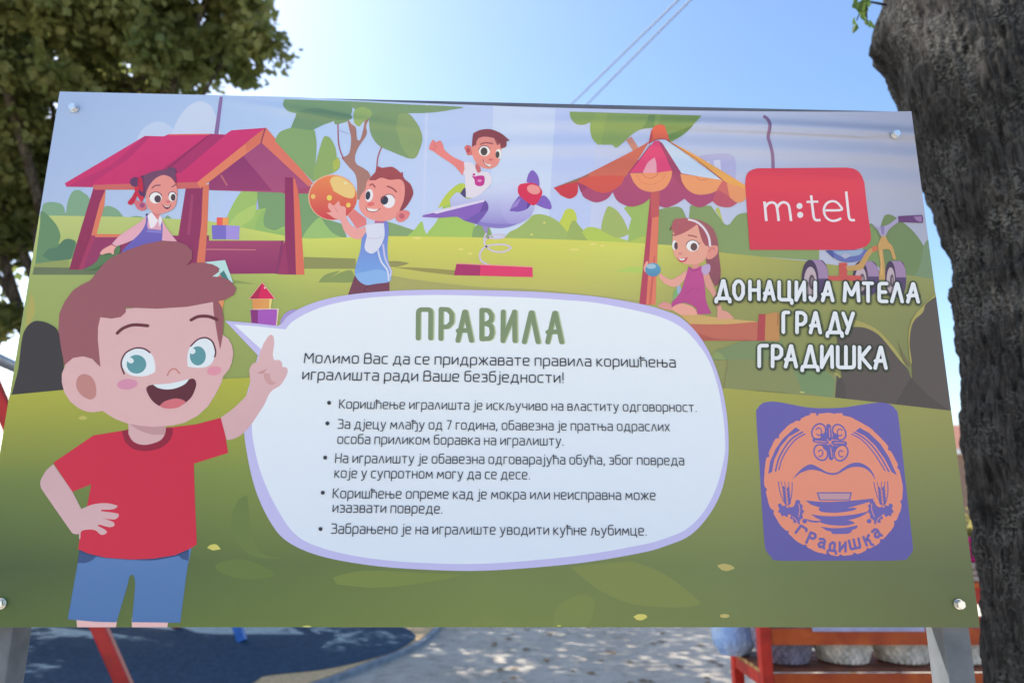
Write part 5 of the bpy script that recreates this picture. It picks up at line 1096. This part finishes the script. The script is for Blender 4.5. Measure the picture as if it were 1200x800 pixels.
a.Q('938,497 941,490 944,491 946,487 950,489 949,484 956,484 956,487 963,487.5 963,484.6 970,484.6 971,488 979,488 979,484 987,484 987,489.5 990,489 992,493 996,491 998,499', OR)
a.Q('932,500.5 937.5,504 924,511.5 914.5,523 907,538 904.4,552.5 900,555 902,541 908.5,526 917,514', VI); a.L('940,506 928,513.5 919,524.5 912,538 908.5,551.5', 2.0, VI); a.L('943,508.3 932,515 923,525.5 916,538 912.5,550', 1.6, VI)
a.Q('1007,501 1018,507 1031,519.5 1041,535 1050.6,556.5 1044.6,553 1036,537 1025,521.5 1013,510.5 1002,505', VI); a.L('1000.5,506.5 1011,512.5 1022,522.5 1032,536 1041,552', 2.0, VI); a.L('997.5,508.5 1008,514 1018,523.5 1028,537 1036.6,551', 1.6, VI)
for (x, y, rx, ry, ro) in ((959, 505.5, 7.6, 9.6, 28), (983, 506.3, 7.2, 9.6, -30), (961.5, 530, 7.6, 9.6, -28), (985.3, 530.5, 7.6, 9.6, 26)): a.arc(x, y, rx, ry, 0, 360, 2.0, VI, ro)
a.L('970.6,499.5 971.8,514', 6.4, VI); a.L('972.4,521 973.6,536', 6.4, VI); a.L('954.5,515.6 968,517.2', 6, VI); a.L('976.5,518.6 989.4,519.4', 6, VI)
a.L('971.4,501 972,512', 1, OR); a.L('973,524 974.6,535', 1, OR); a.L('955,516.4 968,517.6', 1, OR); a.L('977,518.6 989,519', 1, OR); a.L('966,511 979,526', 1.3, OR); a.L('978.5,511 966.5,525', 1.3, OR)
a.L('956,503 959,501 962,503.5 962,508 959,510 957,508.5', 1.5, VI); a.L('986.5,504 983.5,502.5 981,505 981.5,509 984.5,510.5 986,509', 1.5, VI); a.L('958.5,529 962,527 964,530.5 962,534.5 959,534.5', 1.5, VI); a.L('987.5,529 984.5,527.5 982.4,531 984.5,535 987.5,534.5', 1.5, VI)
for p in ('961,509 968.5,506 969,514.5 962,513.5', '976,506 982.5,510 982,515.5 974.5,514.5', '962,520 969.5,520.5 970,529.5 965,526', '975.5,521.5 983,522.5 979.5,527 976,530'): a.Q(p, VI)
a.P('928,561.5! 938,550 947,544.3 953,544.5 960,548 970,553.3 980,553.3 988,548 997,542.8 1007,542 1017,547 1023,555 1025.5,562.5! 1020,553.8 1012,548 1002,546.6 993,548.8 980,555.6 970,555.4 958,551 948,550.3 938,553.6!', VI)
a.Q('956.6,576.4 998,576.4 995.6,586 959.6,586', VI).Q('958.6,577.8 996,577.8 994.3,584.8 961,584.8', (188, 150, 166))
a.P('943.5,586! 962,587.6 980,587.4 1003,585.8 1023.5,583.6! 1020,587 1005,591.5 992,595! 1000,594.6 1004,595.2! 998,598 980,600.3 963,599.4 959,596 961,594.5! 950,591!', VI)
a.P('949.5,602! 962,604 980,604.4 1000,602.5 1017.5,598.8! 1012,603 1002,607 993,609! 998,610.3 1001.5,612.6! 992,615.2 976,615 964,612.8 959,610.5! 962,609! 956,606.5!', VI); a.P('943.5,607.4! 952,609.4 961,610! 957,612 948,611!', VI)
a.P('961,616.6! 975,618.4 990,617.8 1004.5,615! 1003.5,618.5 998,620.5! 997,623 993,625! 976,625.2 974,622.5! 968,621!', VI)
for sx, x0, k in ((1, 0, 0), (-1, 0, 1)):
    # wheat ear and oak leaves, mirrored along the leaning axis of the disc
    def mx(x, y): return (x, y) if sx == 1 else (2 * (976.3 + .1 * (y - 567.4)) - x - (.6), y)
    def tr(txt): return ' '.join('%.2f,%.2f' % mx(*[float(q) for q in p.rstrip('!').split(',')]) + ('!' if p.endswith('!') else '') for p in txt.split())
    a.L(tr('911.5,564 914,577 918,587 922.5,593'), 1.1, VI); a.L(tr('928,565 927.5,578 925.5,587 922.5,593'), 1.1, VI); a.L(tr('915,564 917.5,574'), .8, VI); a.L(tr('919,564.3 920.5,572'), .8, VI); a.L(tr('924,564.6 923.6,572'), .8, VI)
    for q in range(5):
        yy = 572 + q * 4; xx = 920.6 + q * .4; a.E(*mx(xx - 2.4, yy), 1.5, 2.9, VI, -24 * sx); a.E(*mx(xx + 2.5, yy + .8), 1.5, 2.9, VI, 24 * sx)
    a.L(tr('921,574 922.5,593'), .7, OR)
    a.P(tr('911,591.5 914.5,589.5 916.5,592.5 920,591.8 921.5,594.6 926,593.6 928,598 926.5,602.6 923.5,602 922,605.5 918.5,603.4 916,604.6 914,600.6 911.5,599.6 913,595.6'), VI)
    a.P(tr('933,585.6 937,586.6 937.6,590 940.4,592 939.6,595.5 942,599 939.8,602 940.4,606.5 937,609 936.6,614 932.6,611.6 929.6,612.4 929,608.4 925.6,607.2 926.6,603.4 924,601.4 927,598 926.6,594.5 930,592.5'), VI)
    a.L(tr('935.5,590 936.8,597 935.4,605'), .9, OR); a.L(tr('928,605 931.5,607.5 934.5,612'), .8, OR); a.E(*mx(942.6, 610.2), 2.8, 2.6, VI)
a.done(banner)
# curved lettering of the emblem
a = Art('printed_emblem_lettering')
EM = {'г': [[(0, 0), (0.05, 1), (.9, 1), (.95, .8)]], 'р': [[(.1, -.25), (.1, 1)], [(.1, 1), (.75, 1), (.9, .7), (.65, .42), (.12, .42)]], 'а': [[(.1, .9), (.6, 1), (.85, .8), (.85, .05), (1, 0)], [(.85, .62), (.3, .55), (.1, .28), (.35, .02), (.85, .2)]], 'д': [[(0, -.25), (.05, .05), (.95, .05), (1, -.25)], [(.25, .05), (.2, .7), (.5, 1), (.75, .9), (.75, .05)]],
      'и': [[(.1, 1), (.1, 0)], [(.1, .12), (.9, .9)], [(.9, 1), (.9, 0)]], 'ш': [[(0, 1), (.02, 0), (1, 0), (1, 1)], [(.5, 1), (.5, 0)]], 'к': [[(.1, 0), (.1, 1)], [(.9, 1), (.25, .55), (.7, .45), (.7, -.1), (.95, -.2)]]}
for ch, x, y, ang, wd in (('г', 939, 622, 34, 9.5), ('р', 951, 629.6, 24, 9), ('а', 962.6, 636, 14, 8.5), ('д', 975, 640, 6, 10), ('и', 987, 640.4, 0, 8.5), ('ш', 1001, 636.8, -12, 11.5), ('к', 1016.5, 632.5, -22, 8.5), ('а', 1026.6, 624.6, -32, 8.5)):
    c, s_ = math.cos(R(ang)), math.sin(R(ang)); hh = 10.5
    for st in EM[ch]:
        pts = fillet([Vector(((p[0] - .5) * wd, (p[1] - .5) * hh)) for p in st], 1.2)
        a.ribbon([board(x + p.x * c + p.y * s_, y + p.x * s_ - p.y * c) for p in pts], 2.9 / 590, VI)
a.done(banner)

# --- hexagon bolts with washers that hold the sheet
for px, py, ang in ((88, 128, 10), (1048, 159, 22), (1122, 707, 5), (3, 706.5, 15)):
    u_, v_ = board(px, py)
    yb = -(TOP[0] + 5) * STEP
    mb = MB(); bm = mb.bm
    rot = Matrix.Rotation(math.pi / 2, 4, 'X')
    b = bmesh.new(); bmesh.ops.create_cone(b, cap_ends=True, segments=6, radius1=.0088, radius2=.0088, depth=.009)
    bmesh.ops.bevel(b, geom=[e for e in b.edges if abs(e.verts[0].co.z - e.verts[1].co.z) < 1e-5], offset=.0012, segments=2, affect='EDGES')
    bmesh.ops.transform(b, matrix=Matrix.Translation((0, -.0068, 0)) @ rot @ Matrix.Rotation(R(ang), 4, 'Z'), verts=b.verts); mb._merge(b)
    b = bmesh.new(); bmesh.ops.create_cone(b, cap_ends=True, segments=28, radius1=.0105, radius2=.0102, depth=.0022)
    bmesh.ops.transform(b, matrix=Matrix.Translation((0, -.0011, 0)) @ rot, verts=b.verts); mb._merge(b)
    mb.build('bolt', M['bolt'], root_board, BO + Vector((u_, yb, v_)))
